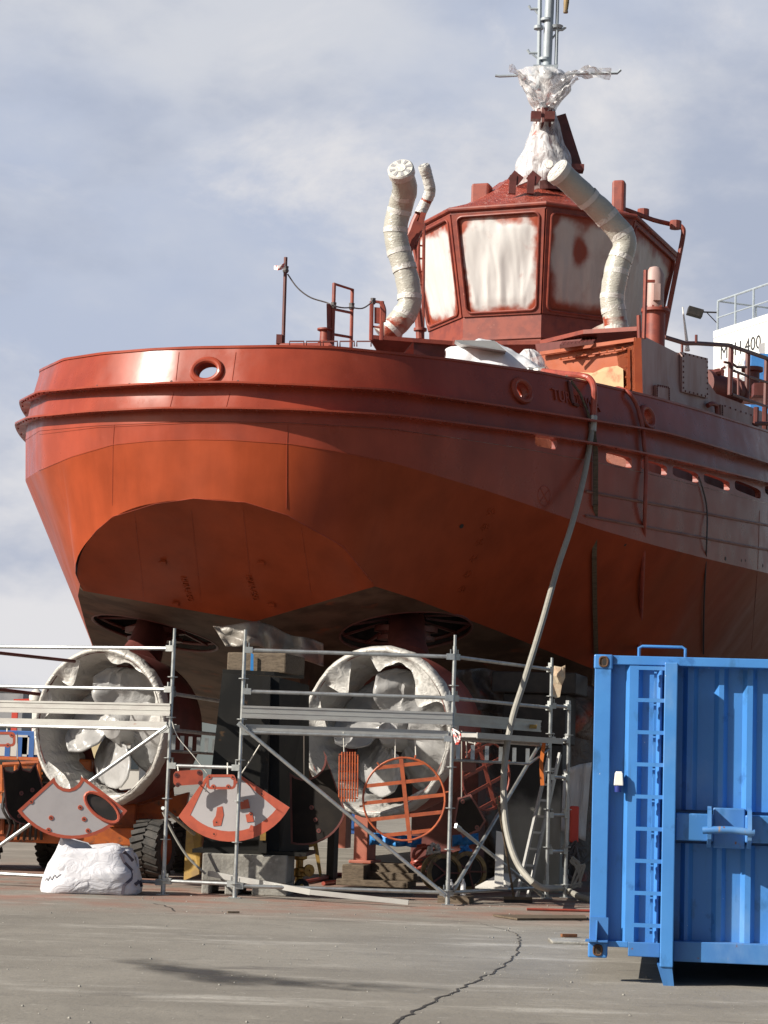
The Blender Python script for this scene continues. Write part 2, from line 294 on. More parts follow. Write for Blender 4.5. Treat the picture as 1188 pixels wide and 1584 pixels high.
def put(name, mb, m, root=None, parent=None, smooth=False, label=None, cat=None, group=None, kind=None, bevel=0, ang=35, attr=None, solid=0):
    """link mesh data (world coordinates) as ONE object; as a part it hangs under its root"""
    org = root['_o'] if root else (sum(mb.v, V()) / max(1, len(mb.v)))
    org = V(org)
    if not root: org.z = min(p.z for p in mb.v)
    me = bpy.data.meshes.new(name); me.from_pydata([p - org for p in mb.v], [], mb.f); me.validate()
    ms = m if isinstance(m, (list, tuple)) else [m]
    for x in ms: me.materials.append(M[x] if isinstance(x, str) else x)
    if len(ms) > 1 and len(me.polygons) == len(mb.m): me.polygons.foreach_set('material_index', mb.m)
    b = bmesh.new(); b.from_mesh(me); bmesh.ops.recalc_face_normals(b, faces=b.faces)
    if bevel: bmesh.ops.bevel(b, geom=[e for e in b.edges if len(e.link_faces) == 2 and e.calc_face_angle(0) > .6], offset=bevel, segments=2, affect='EDGES', profile=.5, clamp_overlap=True)
    b.to_mesh(me); b.free()
    if attr and len(attr) == len(me.vertices):
        at = me.attributes.new('spray', 'FLOAT', 'POINT'); at.data.foreach_set('value', attr)
    if smooth:
        me.polygons.foreach_set('use_smooth', [True] * len(me.polygons)); me.set_sharp_from_angle(angle=R_(ang))
    o = bpy.data.objects.new(name, me); COL.objects.link(o)
    if root:
        o.parent = parent or root['_e']
        if label: o['label'] = label
    else:
        o.location = org; tag(o, label, cat, group, kind)
    if solid:
        md = o.modifiers.new('thickness', 'SOLIDIFY'); md.thickness = solid; md.offset = 0
    return o
def tag(o, label=None, cat=None, group=None, kind=None):
    if label: o['label'] = label
    if cat: o['category'] = cat
    if group: o['group'] = group
    if kind: o['kind'] = kind
def thing(name, label, cat, loc, group=None):
    e = bpy.data.objects.new(name, None); COL.objects.link(e); e.location = V(loc); e.empty_display_size = .2; tag(e, label, cat, group)
    return {'_e': e, '_o': V(loc)}
def text(name, body, size, loc, x, n, m, root, parent=None, ext=.006, label=None, align='CENTER', squeeze=1.0):
    """raised lettering: x = writing direction, n = outward normal"""
    cu = bpy.data.curves.new(name, 'FONT'); cu.body = body; cu.size = size; cu.extrude = ext; cu.align_x = align; cu.align_y = 'CENTER'; cu.resolution_u = 3
    t = bpy.data.objects.new('tmp', cu); COL.objects.link(t); dg = bpy.context.evaluated_depsgraph_get()
    me = bpy.data.meshes.new_from_object(t.evaluated_get(dg)); bpy.data.objects.remove(t); bpy.data.curves.remove(cu)
    n = V(n).normalized(); x = V(x); x = (x - n * x.dot(n)).normalized(); y = n.cross(x)
    org = root['_o']
    for v in me.vertices:
        c = v.co; v.co = V(loc) + x * (c.x * squeeze) + y * c.y + n * c.z - org
    me.name = name; me.materials.clear(); me.materials.append(M[m])
    o = bpy.data.objects.new(name, me); COL.objects.link(o); o.parent = parent or root['_e']
    if label: o['label'] = label
    return o
def smoothpts(pts, n=6):
    pts = [V(p) for p in pts]; out = []
    for i in range(len(pts) - 1):
        p0, p1, p2, p3 = pts[max(0, i - 1)], pts[i], pts[i + 1], pts[min(len(pts) - 1, i + 2)]
        for k in range(n):
            t = k / n
            out.append(.5 * ((2 * p1) + (p2 - p0) * t + (2 * p0 - 5 * p1 + 4 * p2 - p3) * t * t + (3 * p1 - p0 - 3 * p2 + p3) * t ** 3))
    out.append(pts[-1]); return out
def nz(p, s=1.0, o=0.0): return noise.noise(V(p) * s + V((o, o * 1.7, -o)))
def wrinkle(amp, s=6, o=0.0):
    def f(q, rd, *a): return rd * (amp * (nz(q, s, o) + .5 * nz(q, s * 2.3, o + 5)))
    return f

# ------------------------------------------------------------------ world, sun
SUN_AZ = R_(65); SUN_EL = R_(32)
sdir = V((-math.sin(SUN_AZ) * math.cos(SUN_EL), -math.cos(SUN_AZ) * math.cos(SUN_EL), math.sin(SUN_EL)))
w = bpy.data.worlds.new('World'); scene.world = w; w.use_nodes = True
nt = w.node_tree; N = nt.nodes; L = nt.links; bg = N['Background']; bg.inputs['Strength'].default_value = .05
sky = N.new('ShaderNodeTexSky'); sky.sky_type = 'NISHITA'; sky.sun_disc = False; sky.sun_elevation = SUN_EL
sky.sun_rotation = math.atan2(sdir.x, sdir.y); sky.air_density = 1.0; sky.dust_density = 2.0
tc = N.new('ShaderNodeTexCoord')
def wnoise(scale, det, off, th, stretch=(1, 1, 1.8), dist=.0, rough=.55):
    mp = N.new('ShaderNodeMapping'); mp.inputs['Location'].default_value = off; mp.inputs['Scale'].default_value = stretch; L.new(tc.outputs['Generated'], mp.inputs[0])
    n = N.new('ShaderNodeTexNoise'); n.inputs['Scale'].default_value = scale; n.inputs['Detail'].default_value = det; n.inputs['Roughness'].default_value = rough; n.inputs['Distortion'].default_value = dist
    L.new(mp.outputs[0], n.inputs['Vector']); mr = N.new('ShaderNodeMapRange'); mr.interpolation_type = 'SMOOTHSTEP'; mr.inputs[1].default_value, mr.inputs[2].default_value = th
    L.new(n.outputs[0], mr.inputs[0]); return mr.outputs[0]
def wmix(fac, a, b):
    mx = N.new('ShaderNodeMix'); mx.data_type = 'RGBA'; L.new(fac, mx.inputs[0])
    for s_, i in ((a, 6), (b, 7)):
        if isinstance(s_, tuple): mx.inputs[i].default_value = (*s_, 1)
        else: L.new(s_, mx.inputs[i])
    return mx.outputs[2]
K = 9.6
base_sky = sky.outputs[0]
veil = wmix(wnoise(2.2, 3, (1.3, 0, .2), (.1, .4)), base_sky, (.66 * K, .74 * K, .93 * K))
veil = wmix(wnoise(3.0, 7, (.2, .4, 2.1), (.34, .54)), veil, (.88 * K, .91 * K, .99 * K))
veil = wmix(wnoise(4.6, 10, (3.1, .7, .45), (.44, .60), (1, 1, 1.3), .5, .62), veil, (1.05 * K, 1.04 * K, 1.07 * K))
veil = wmix(wnoise(4.0, 7, (5.7, 2.0, 1.2), (.44, .60)), veil, (.58 * K, .65 * K, .82 * K))
sxyz = N.new('ShaderNodeSeparateXYZ'); L.new(tc.outputs['Generated'], sxyz.inputs[0])
bank = N.new('ShaderNodeMapRange'); bank.interpolation_type = 'SMOOTHSTEP'; bank.inputs[1].default_value = .72; bank.inputs[2].default_value = .94; L.new(sxyz.outputs[1], bank.inputs[0])
veil = wmix(bank.outputs[0], base_sky, veil)
L.new(veil, bg.inputs['Color'])
sl = bpy.data.lights.new('sun', 'SUN'); sl.energy = 5.0; sl.angle = R_(.5); sl.color = (1, .93, .82)
so = bpy.data.objects.new('sun', sl); COL.objects.link(so); so.rotation_euler = (-sdir).to_track_quat('-Z', 'Y').to_euler()
scene.view_settings.view_transform = 'Standard'; scene.view_settings.look = 'None'; scene.view_settings.exposure = .6; scene.view_settings.gamma = 1

# ------------------------------------------------------------------ ship frame
TH = R_(17.0)
AX = V((math.sin(TH), math.cos(TH), 0)); TX = V((math.cos(TH), -math.sin(TH), 0))
S0 = TX * -10.7 + AX * 26.72
def S(s, u, z): return S0 + TX * s + AX * u + V((0, 0, z))
def inv(p): d = V(p) - S0; return d.dot(TX), d.dot(AX), d.z
tug = thing('tugboat', 'red primed tugboat on supports with masked white windows and wrapped exhausts', 'boat', S(0, 6, 0))
plan = [(0, 0), (.55, .01), (1.1, .13), (1.7, .40), (2.3, .87), (2.72, 1.32), (3.08, 1.9), (3.66, 2.95), (4.4, 4.5), (5.1, 6.5), (5.7, 8.8), (6.1, 11), (6.3, 14), (6.4, 18), (6.4, 30)]
pp = smoothpts([V((a, b, 0)) for a, b in plan], 8)
pp = [(max(0, p.x), max(0, p.y)) for p in pp]
NH = len(pp) - 1
PORT = 1.09
full = [(-a * PORT, b) for a, b in pp[::-1]][:-1] + pp            # port -> stern -> starboard ; centre index NH
def ring(trace, inset=0.0, flare=None):
    """level curve whose height is solved so that it follows the photographed line"""
    out = []; n = len(full)
    base = []
    for i, (s, u) in enumerate(full):
        a = full[max(0, i - 1)]; b = full[min(n - 1, i + 1)]; tx, ty = b[0] - a[0], b[1] - a[1]; l = math.hypot(tx, ty)
        nx, ny = ty / l, -tx / l                             # outward normal
        base.append((s - nx * inset, u - ny * inset))
    pr = []
    for (s, u) in base:
        z = 6.2
        pr.append(proj(S(s, u, z))[0])
    isil = min(range(NH + 1), key=lambda i: pr[i])
    zs = [None] * n
    for i in range(isil, n):
        s, u = base[i]
        if u > 17: continue
        z = 6.2
        for _ in range(12):
            x, y = proj(S(s, u, z)); D = S(s, u, z).y
            z += (y - interp(x, trace)) * D / F
        zs[i] = z
    last = max(i for i in range(n) if zs[i] is not None)
    for i in range(n):
        if zs[i] is None:
            zs[i] = zs[isil] + .03 * (base[i][1] - base[isil][1]) if i < isil else zs[last]
    for _ in range(3):
        zs = [zs[0]] + [(zs[i - 1] + 2 * zs[i] + zs[i + 1]) / 4 for i in range(1, n - 1)] + [zs[-1]]
    return [S(s, u, z) for (s, u), z in zip(base, zs)]
upf = [(34, 628), (76, 608), (151, 602), (252, 596), (353, 594), (454, 598), (600, 606), (718, 623), (824, 639), (925, 655), (1009, 668), (1088, 690), (1188, 721), (1300, 757)]
lof = [(23, 664), (61, 647), (151, 639), (252, 634), (353, 634), (454, 636), (600, 644), (718, 659), (814, 672), (925, 690), (1036, 713), (1188, 750), (1300, 780)]
top = [(60, 575), (76, 567), (100, 556), (160, 547), (235, 541), (300, 538), (430, 536), (520, 538), (600, 546), (700, 557), (840, 577), (925, 595), (1000, 612), (1090, 637), (1188, 668), (1300, 705)]
dtr = [(30, 688), (61, 667), (151, 659), (300, 652), (445, 654), (600, 663), (718, 680), (814, 695), (925, 716), (1036, 741), (1188, 780), (1300, 812)]
kn = [(29, 748), (60, 728), (110, 706), (175, 687), (235, 681), (300, 679), (360, 680), (450, 686), (520, 697), (600, 714), (660, 731), (750, 758), (830, 785), (920, 817), (1010, 843), (1100, 866), (1188, 887), (1300, 913)]
rA = ring(top, .17); rB = ring(upf, 0.05); rC = ring(lof, 0.0); rD = ring(dtr, 0.0); rE = ring(kn, 0.03)
# bottom: two planes with a little deadrise, falling forward
def zb(s, u): return 3.77 - .185 * (u - 1.5) + .165 * (s if s > 0 else -s / 1.22)
def onbottom(px, py, sg=1):
    d = ray(px, py); lo, hi = 20.0, 60.0
    for _ in range(60):
        m = (lo + hi) / 2; p = CP + d * (m / d.y); s, u, z = inv(p)
        if z < zb(s, u): lo = m
        else: hi = m
    return inv(CP + d * (lo / d.y))
ch = [onbottom(x, y) for x, y in ((580, 907), (640, 926), (700, 949), (770, 976), (830, 1000), (915, 1034))]
cs = [(c[1], c[0]) for c in ch]
cs = sorted(cs); cs += [(9.0, max(cs[-1][1] + .55, 3.4)), (12.5, 4.1), (18, 4.5), (30, 4.5)]
print('chine', [(round(a, 2), round(b, 2)) for a, b in cs])
U0 = cs[0][0]; SC = cs[0][1]
UB = 12.0
def zchine(s, u): return zb(s, min(u, UB))
arc_tr = [(300, 771), (340, 773), (380, 778), (450, 800), (530, 846), (560, 874), (580, 906)]
arc_tr = dens(arc_tr)
jc = min(range(NH), key=lambda i: abs(pp[i][0] - 2.3))
# arc of the raked stern panel, symmetric
ZT0 = 5.09; KP = (U0 - .06) / (ZT0 - zb(SC, U0))
def UPN(z): return .06 + KP * (ZT0 - z)          # the stern panel is one flat raked plate
arc = []
for j in range(jc + 1):
    t = j / jc; s = SC * math.sin(t * math.pi / 2) if False else SC * (pp[j][0] / pp[jc][0])
    z = 5.0
    for _ in range(14):
        u = UPN(z)
        q = S(s, u, z); x, y = proj(q); z += (y - iclamp(x, arc_tr)) * q.y / F
    arc.append((s, u, z))
arc[-1] = (SC, U0, zb(SC, U0))
for _ in range(8):
    arc = [arc[0]] + [(arc[i][0], arc[i][1], (arc[i - 1][2] + 2 * arc[i][2] + arc[i + 1][2]) / 4) for i in range(1, jc)] + [arc[-1]]; arc[0] = (0, arc[1][1], arc[1][2])
arc_tr_p = [(100, 906), (103, 888), (112, 866), (130, 843), (150, 821), (175, 800), (205, 786), (240, 778), (300, 771)]
arc_tr_p = dens(arc_tr_p)
arc_port = []
for j in range(jc + 1):
    s, u, z = arc[j]; s *= -1.22
    for _ in range(14):
        u = UPN(z)
        q = S(s, u, z); x, y = proj(q); z += (y - iclamp(x, arc_tr_p)) * q.y / F
    arc_port.append((s, u, z))
arc_port[0] = (0, arc[0][1], arc[0][2]); arc_port[-1] = (-SC * 1.22, U0, zb(SC, U0))
kz = jc - 6; zc_ = zb(SC, U0)
for j in range(kz + 1, jc):
    z = zc_ + (arc_port[kz][2] - zc_) * ((jc - j) / (jc - kz)) ** .62; arc_port[j] = (arc_port[j][0], UPN(z), z)
for _ in range(6):
    arc_port = [arc_port[0]] + [(arc_port[i][0], arc_port[i][1], (arc_port[i - 1][2] + 2 * arc_port[i][2] + arc_port[i + 1][2]) / 4) for i in range(1, jc)] + [arc_port[-1]]
half = list(arc)
ul = sum(math.dist(pp[i], pp[i + 1]) for i in range(jc, NH)); acc = 0
for j in range(jc + 1, NH + 1):
    acc += math.dist(pp[j - 1], pp[j]); u = U0 + (30 - U0) * (acc / ul); s = interp(u, cs); half.append((s, u, zchine(s, u)))
PC = 1.22
rF = [S(-s * PC, u, (arc_port[i][2] if (i := len(half) - 1 - k) <= jc else z)) for k, (s, u, z) in enumerate(half[::-1])][:-1] + [S(s, u, z) for s, u, z in half]
def mix(ra, rb, t): return [a.lerp(b, t) for a, b in zip(ra, rb)]
hull = MB(); IX = range(len(full))
hull.slot = 0; hull.grid([rD, mix(rD, rE, .5), rE])
hull.slot = 1; hull.grid([rE, mix(rE, rF, .5), rF])
# raked panel: from the arc down to its lower edge on the bottom planes
pan = []
for j in range(-jc, jc + 1):
    s, u, z = arc[j] if j >= 0 else arc_port[-j]
    sg = s / PC if s < 0 else s
    ub = U0
    for _ in range(30): ub = .5 * ub + .5 * UPN(zb(sg, ub))
    pan.append((S(s, u, z), S(s, ub, zb(sg, ub))))
low = [p[1] for p in pan]
spn = MB(); spn.grid([[p[0] for p in pan], [p[1] for p in pan]])
ph = put('hull', hull, ['red', 'orange'], tug, smooth=True, ang=24)
put('stern_panel', spn, 'orange', tug, ph, smooth=True, ang=40)
# bottom plating with two round thruster wells
wells = [onbottom(628, 978), onbottom(240, 980)]
def well_fit(px, py):
    d = ray(px, py); lo, hi = 20.0, 60.0
    for _ in range(60):
        m = (lo + hi) / 2; p = CP + d * (m / d.y); s, u, z = inv(p)
        if z < zb(s, u): lo = m
        else: hi = m
    return inv(CP + d * (lo / d.y))
print('wells', wells)
WR = .96
bm = bmesh.new()
def bottom_side(sg, wc):
    ub0 = inv(low[jc])[1]; out = [S(0, ub0, zb(0, ub0))]
    for s, u, z in [inv(p) for p in low]:
        if s * sg > .02: out.append(S(s, u, z))
    if sg < 0: out = [out[0]] + out[1:][::-1]
    last = None
    for s, u, z in half[jc + 1:]:
        if u < UB: out.append(S(sg * s * (PC if sg < 0 else 1), u, z))
    sU = interp(UB, cs); out.append(S(sg * sU * (PC if sg < 0 else 1), UB, zb(sU, UB))); out.append(S(0, UB, zb(0, UB)))
    circ = [S(wc[0] + WR * math.cos(a), wc[1] + WR * math.sin(a), zb(wc[0] + WR * math.cos(a), wc[1] + WR * math.sin(a))) for a in [2 * math.pi * k / 40 for k in range(40)]]
    es = []
    for loop in (out, circ):
        vs = [bm.verts.new(p - tug['_o']) for p in loop]
        es += [bm.edges.new((vs[i], vs[(i + 1) % len(vs)])) for i in range(len(vs))]
    nrm = V((0, 0, 1))
    bmesh.ops.triangle_fill(bm, use_beauty=True, use_dissolve=False, edges=es, normal=nrm)
    up = [p + V((0, 0, .4)) for p in circ]
    a = [bm.verts.new(p - tug['_o']) for p in circ]; b = [bm.verts.new(p - tug['_o']) for p in up]
    for i in range(40):
        f = bm.faces.new((a[i], a[(i + 1) % 40], b[(i + 1) % 40], b[i])); f.material_index = 1
    f = bm.faces.new(b[::-1]); f.material_index = 1
    return circ
circs = [bottom_side(1, wells[0]), bottom_side(-1, wells[1])]
sU = interp(UB, cs)
q = [bm.verts.new(p - tug['_o']) for p in (S(-sU * PC, UB, zb(sU, UB)), S(0, UB, zb(0, UB)), S(sU, UB, zb(sU, UB)), S(4.5, 30, zchine(4.5, 30)), S(0, 30, zb(0, UB)), S(-4.5 * PC, 30, zchine(4.5, 30)))]
bm.faces.new((q[0], q[1], q[4], q[5])); bm.faces.new((q[1], q[2], q[3], q[4]))
me = bpy.data.meshes.new('bottom_plating'); bm.to_mesh(me); bm.free()
me.materials.append(M['bottom']); me.materials.append(M['dark'])
o = bpy.data.objects.new('bottom_plating', me); COL.objects.link(o); o.parent = tug['_e']
tree_v = [p + V() for p in hull.v]; spo = len(tree_v); bvh = BVHTree.FromPolygons(tree_v + spn.v, hull.f + [tuple(i + spo for i in f) for f in spn.f])
# skeg
sk = MB(); sk.prism([S(-.2, 3.2, zb(0, 3.2) + .05), S(-.2, 12, zb(0, 12) + .05), S(-.2, 12, 1.0), S(-.2, 5.2, 1.0)], TX * .4); put('skeg', sk, 'bottom', tug)

# bulwark: closed solid strip, holes cut through it
TK = .10
def inner(r): 
    out = []
    for p, (s, u) in zip(r, full):
        i = len(out); a = full[max(0, i - 1)]; b = full[min(len(full) - 1, i + 1)]; tx, ty = b[0] - a[0], b[1] - a[1]; l = math.hypot(tx, ty)
        out.append(p - TX * (ty / l * TK) - AX * (-tx / l * TK))
    return out
bw = MB()
prof = [rA, mix(rA, rB, .5), rB, rC, mix(rC, rD, .97)]
loop = prof + [inner(r) for r in prof[::-1]] + [rA]
n = len(full); vs = [p for r in loop[:-1] for p in r]; K_ = len(loop) - 1
fs = []
for i in range(K_):
    for j in range(n - 1):
        a = i * n + j; b = ((i + 1) % K_) * n + j; fs.append((a, a + 1, b + 1, b))
fs += [tuple(i * n for i in range(K_)), tuple(i * n + n - 1 for i in range(K_))[::-1]]
bw.add(vs, fs)
bw.v = bw.v
bob = put('bulwark', bw, ['red', 'redfit'], tug, smooth=True, ang=30)
bvb = BVHTree.FromPolygons(bw.v, bw.f)
def hit(px, py, tree=None):
    d = ray(px, py).normalized(); best = None
    for t in ([tree] if tree else [bvh, bvb]):
        l, nrm, i, dist = t.ray_cast(CP, d)
        if l is not None and (best is None or dist < best[2]):
            if nrm.dot(d) > 0: nrm = -nrm
            best = (l, nrm, dist)
    return best
cut = MB()
fair = []
def oval(c, x, y, a, b, n=24, p=2.0):
    pts = []
    for k in range(n):
        t = 2 * math.pi * k / n; ct, st = math.cos(t), math.sin(t)
        pts.append(c + x * (a * math.copysign(abs(ct) ** (2 / p), ct)) + y * (b * math.copysign(abs(st) ** (2 / p), st)))
    return pts
def horiz(nrm):
    x = V((0, 0, 1)).cross(nrm).normalized(); return x, nrm.cross(x).normalized()
for px, py, a, b in ((320, 574, .165, .125), (806, 605, .15, .125), (1000, 646, .15, .125)):
    h = hit(px, py, bvb)
    x, y = horiz(h[1]); fair.append((h[0], h[1], x, y, a, b)); cut.prism(oval(h[0] + h[1] * .5, x, y, a, b, 28), -h[1] * 1.0)
ports = [((828, 674), (862, 694))] 
for i in range(6):
    x0 = 944 + i * 48.5 - (6 if i == 0 else 0); ports.append(((x0, None), (x0 + 40, None)))
for (a, b) in ports:
    if a[1] is None:
        xm = (a[0] + b[0]) / 2; yc = interp(xm, lof) + 15
    else: xm = (a[0] + b[0]) / 2; yc = (a[1] + b[1]) / 2
    h = hit(xm, yc, bvb) or hit(xm, yc)
    if not h: continue
    x, y = horiz(h[1]); h1 = hit(a[0], yc + (interp(a[0], lof) - interp(xm, lof))); h2 = hit(b[0], yc + (interp(b[0], lof) - interp(xm, lof)))
    wd = (h1[0] - h2[0]).length / 2
    cut.prism(oval(h[0] + h[1] * .5, x, y, wd, .082, 24, 5), -h[1] * 1.2)
cu = put('cutter', cut, 'redfit', tug)
for ob_ in (bob, ph):
    if ob_ is ph: continue
    md = ob_.modifiers.new('holes', 'BOOLEAN'); md.object = cu; md.operation = 'DIFFERENCE'; md.solver = 'EXACT'
bpy.context.view_layer.update()
dg = bpy.context.evaluated_depsgraph_get(); me2 = bpy.data.meshes.new_from_object(bob.evaluated_get(dg)); bob.modifiers.clear(); bob.data = me2
bpy.data.objects.remove(cu)
for h, nrm, x, y, a, b in fair:
    mb = MB(); mb.tube(oval(h + nrm * .015, x, y, a + .03, b + .03, 32), .045, 10, closed=True)
    mb.grid([oval(h + nrm * k, x, y, a + .004, b + .004, 32) for k in (.02, -.16)], closed=True)
    mb.tube(oval(h - nrm * (TK + .03), x, y, a + .03, b + .03, 32), .04, 8, closed=True)
    put('fairlead', mb, 'red', tug, smooth=True)
# cap rail on the bulwark
mb = MB()
cap = [(p + q) * .5 + V((0, 0, .012)) for p, q in zip(rA, inner(rA))]
rows = []
for dx, dz in ((-1, -.02), (-1, .012), (1, .012), (1, -.02)):
    rows.append([(p + (p - q) * .18 if dx < 0 else q + (q - p) * .18) + V((0, 0, dz + .008)) for p, q in zip(rA, inner(rA))])
mb.grid(rows + [rows[0]]); put('cap_rail', mb, 'red', tug, smooth=True, ang=30)
# two fender flanges
for r, wd in ((rB, .18), (rC, .18)):
    mb = MB(); rows = []; n = len(full)
    def outw(i, d):
        a = full[max(0, i - 1)]; b = full[min(n - 1, i + 1)]; tx, ty = b[0] - a[0], b[1] - a[1]; l = math.hypot(tx, ty)
        return TX * (ty / l * d) + AX * (-tx / l * d)
    for d, dz in ((-.01, .012), (wd, .012), (wd, -.012), (-.01, -.012)):
        rows.append([p + outw(i, d) + V((0, 0, dz)) for i, p in enumerate(r)])
    mb.grid(rows + [rows[0]])
    for i in range(10, n - 10):                       # bolts along the flange
        if i % 3 == 0:
            c = r[i] + outw(i, wd * .75) + V((0, 0, -.02)); mb.box(c, (.022, .022, .02))
    put('fender_flange', mb, 'darkred' if False else 'red', tug)
# deck inside
mb = MB(); ind = inner(mix(rC, rD, .8)); rows = [[ind[i] for i in range(NH + 1)][::-1], [ind[i] for i in range(NH, len(full))]]
mb.grid(rows); put('deck', mb, 'redfit', tug)
# weld seams as thin raised beads that follow the plating
def seam(pix, r=.0042, nm='weld_seam', m='red', tree=None, off=.002, N_=26):
    pts = []
    for (a, b) in zip(pix, pix[1:]):
        for k in range(N_):
            h = hit(lerp(a[0], b[0], k / N_), lerp(a[1], b[1], k / N_), tree)
            if h: pts.append(h[0] + h[1] * off)
    if len(pts) < 3: return
    mb = MB(); mb.tube(pts, r, 6, caps=False); put(nm, mb, m, tug, smooth=True)
seam([(177, 658), (175, 690), (174, 785)]); seam([(445, 657), (444, 690), (443, 790)])
seam([(60, 728), (110, 707), (175, 688), (235, 682), (300, 680), (360, 681), (450, 687), (520, 698), (600, 715)])
seam([(277, 545), (272, 590)]); seam([(269, 606), (263, 630)]); seam([(365, 545), (359, 590)]); seam([(356, 606), (350, 630)])
seam([(1175, 790), (1172, 880), (1162, 1010)], .004); seam([(61, 672), (151, 661), (300, 654), (445, 656), (600, 665), (700, 678)], .005)
seam([(135, 838), (150, 820), (175, 799), (240, 779), (300, 771), (380, 777), (445, 797), (530, 845), (577, 902)], .006)
for xa in (212, 300, 380, 470): seam([(xa - 4, 790 if xa < 450 else 815), (xa + 12, 938 if xa < 450 else 925)], .0018)
# rubbing strakes on the starboard side
for a, b in (((905, 760), (1188, 812)), ((905, 798), (1188, 850))):
    pts = []
    for k in range(30):
        t = k / 29; h = hit(lerp(a[0], b[0] + 60, t), lerp(a[1], b[1] + 12, t))
        if h: pts.append(h[0] + h[1] * .012)
    mb = MB(); mb.tube(pts, .022, 6); put('rubbing_strake', mb, 'dusty', tug)
# zinc anode lugs and raised lettering
for px, py in ((253, 869), (405, 870), (273, 933), (421, 935)):
    h = hit(px, py); x, y = horiz(h[1]); mb = MB(); mb.box(h[0] + h[1] * .016, (.07, .07, .03), Matrix((x, y, h[1])).transposed()); mb.box(h[0] + h[1] * .03 + y * .03, (.10, .02, .02), Matrix((x, y, h[1])).transposed()); put('anode_lug', mb, 'orange', tug)
def hulltext(body, a, b, size, m='red', ext=.006, up=None, label=None, squeeze=1.0):
    h1, h2 = hit(*a), hit(*b); c = (a[0] + b[0]) / 2, (a[1] + b[1]) / 2; hc = hit(*c)
    return text('raised_lettering', body, size, hc[0] + hc[1] * .001, h2[0] - h1[0], hc[1], m, tug, ext=ext, label=label, squeeze=squeeze)
hulltext('HUN-ASD', (281, 884), (297, 938), .125, 'orange', .014, label='raised welded lettering HUN-ASD')
hulltext('HUN-ASD', (382, 882), (398, 936), .125, 'orange', .014, label='raised welded lettering HUN-ASD')
for t_, px, py in (('50', 760, 791), ('48', 750, 815), ('46', 741, 839), ('44', 733, 864), ('42', 724, 888), ('40', 714, 911)):
    hulltext(t_, (px - 12, py + 3), (px + 12, py - 1), .16, 'orange', .004)
hulltext('TURQUWA', (858, 611), (925, 629), .25, 'red', .014, squeeze=.9)
h = hit(842, 767); x, y = horiz(h[1]); mb = MB(); mb.tube(oval(h[0], x, y, .14, .14, 28), .008, 6, closed=True)
for s_ in (1, -1): mb.tube([h[0] + x * .09 * s_ + y * .09, h[0] - x * .09 * s_ - y * .09], .008, 6)
put('thruster_mark', mb, 'red', tug)
for px, py, r in ((714, 814, .035), (967, 843, .025), (1122, 864, .035), (1147, 867, .02), (1153, 867, .02), (1180, 875, .03)):
    h = hit(px, py)
    if h: mb = MB(); mb.disc(h[0] - h[1] * .02, h[1], r, .0225, 14); put('drain_hole', mb, 'dark', tug)
for px, py in ((265, 590), (368, 590), (150, 597), (200, 594)):
    h = hit(px, py); mb = MB(); mb.disc(h[0] - h[1] * .02, h[1], .018, .022, 10); put('drain_hole', mb, 'dark', tug)

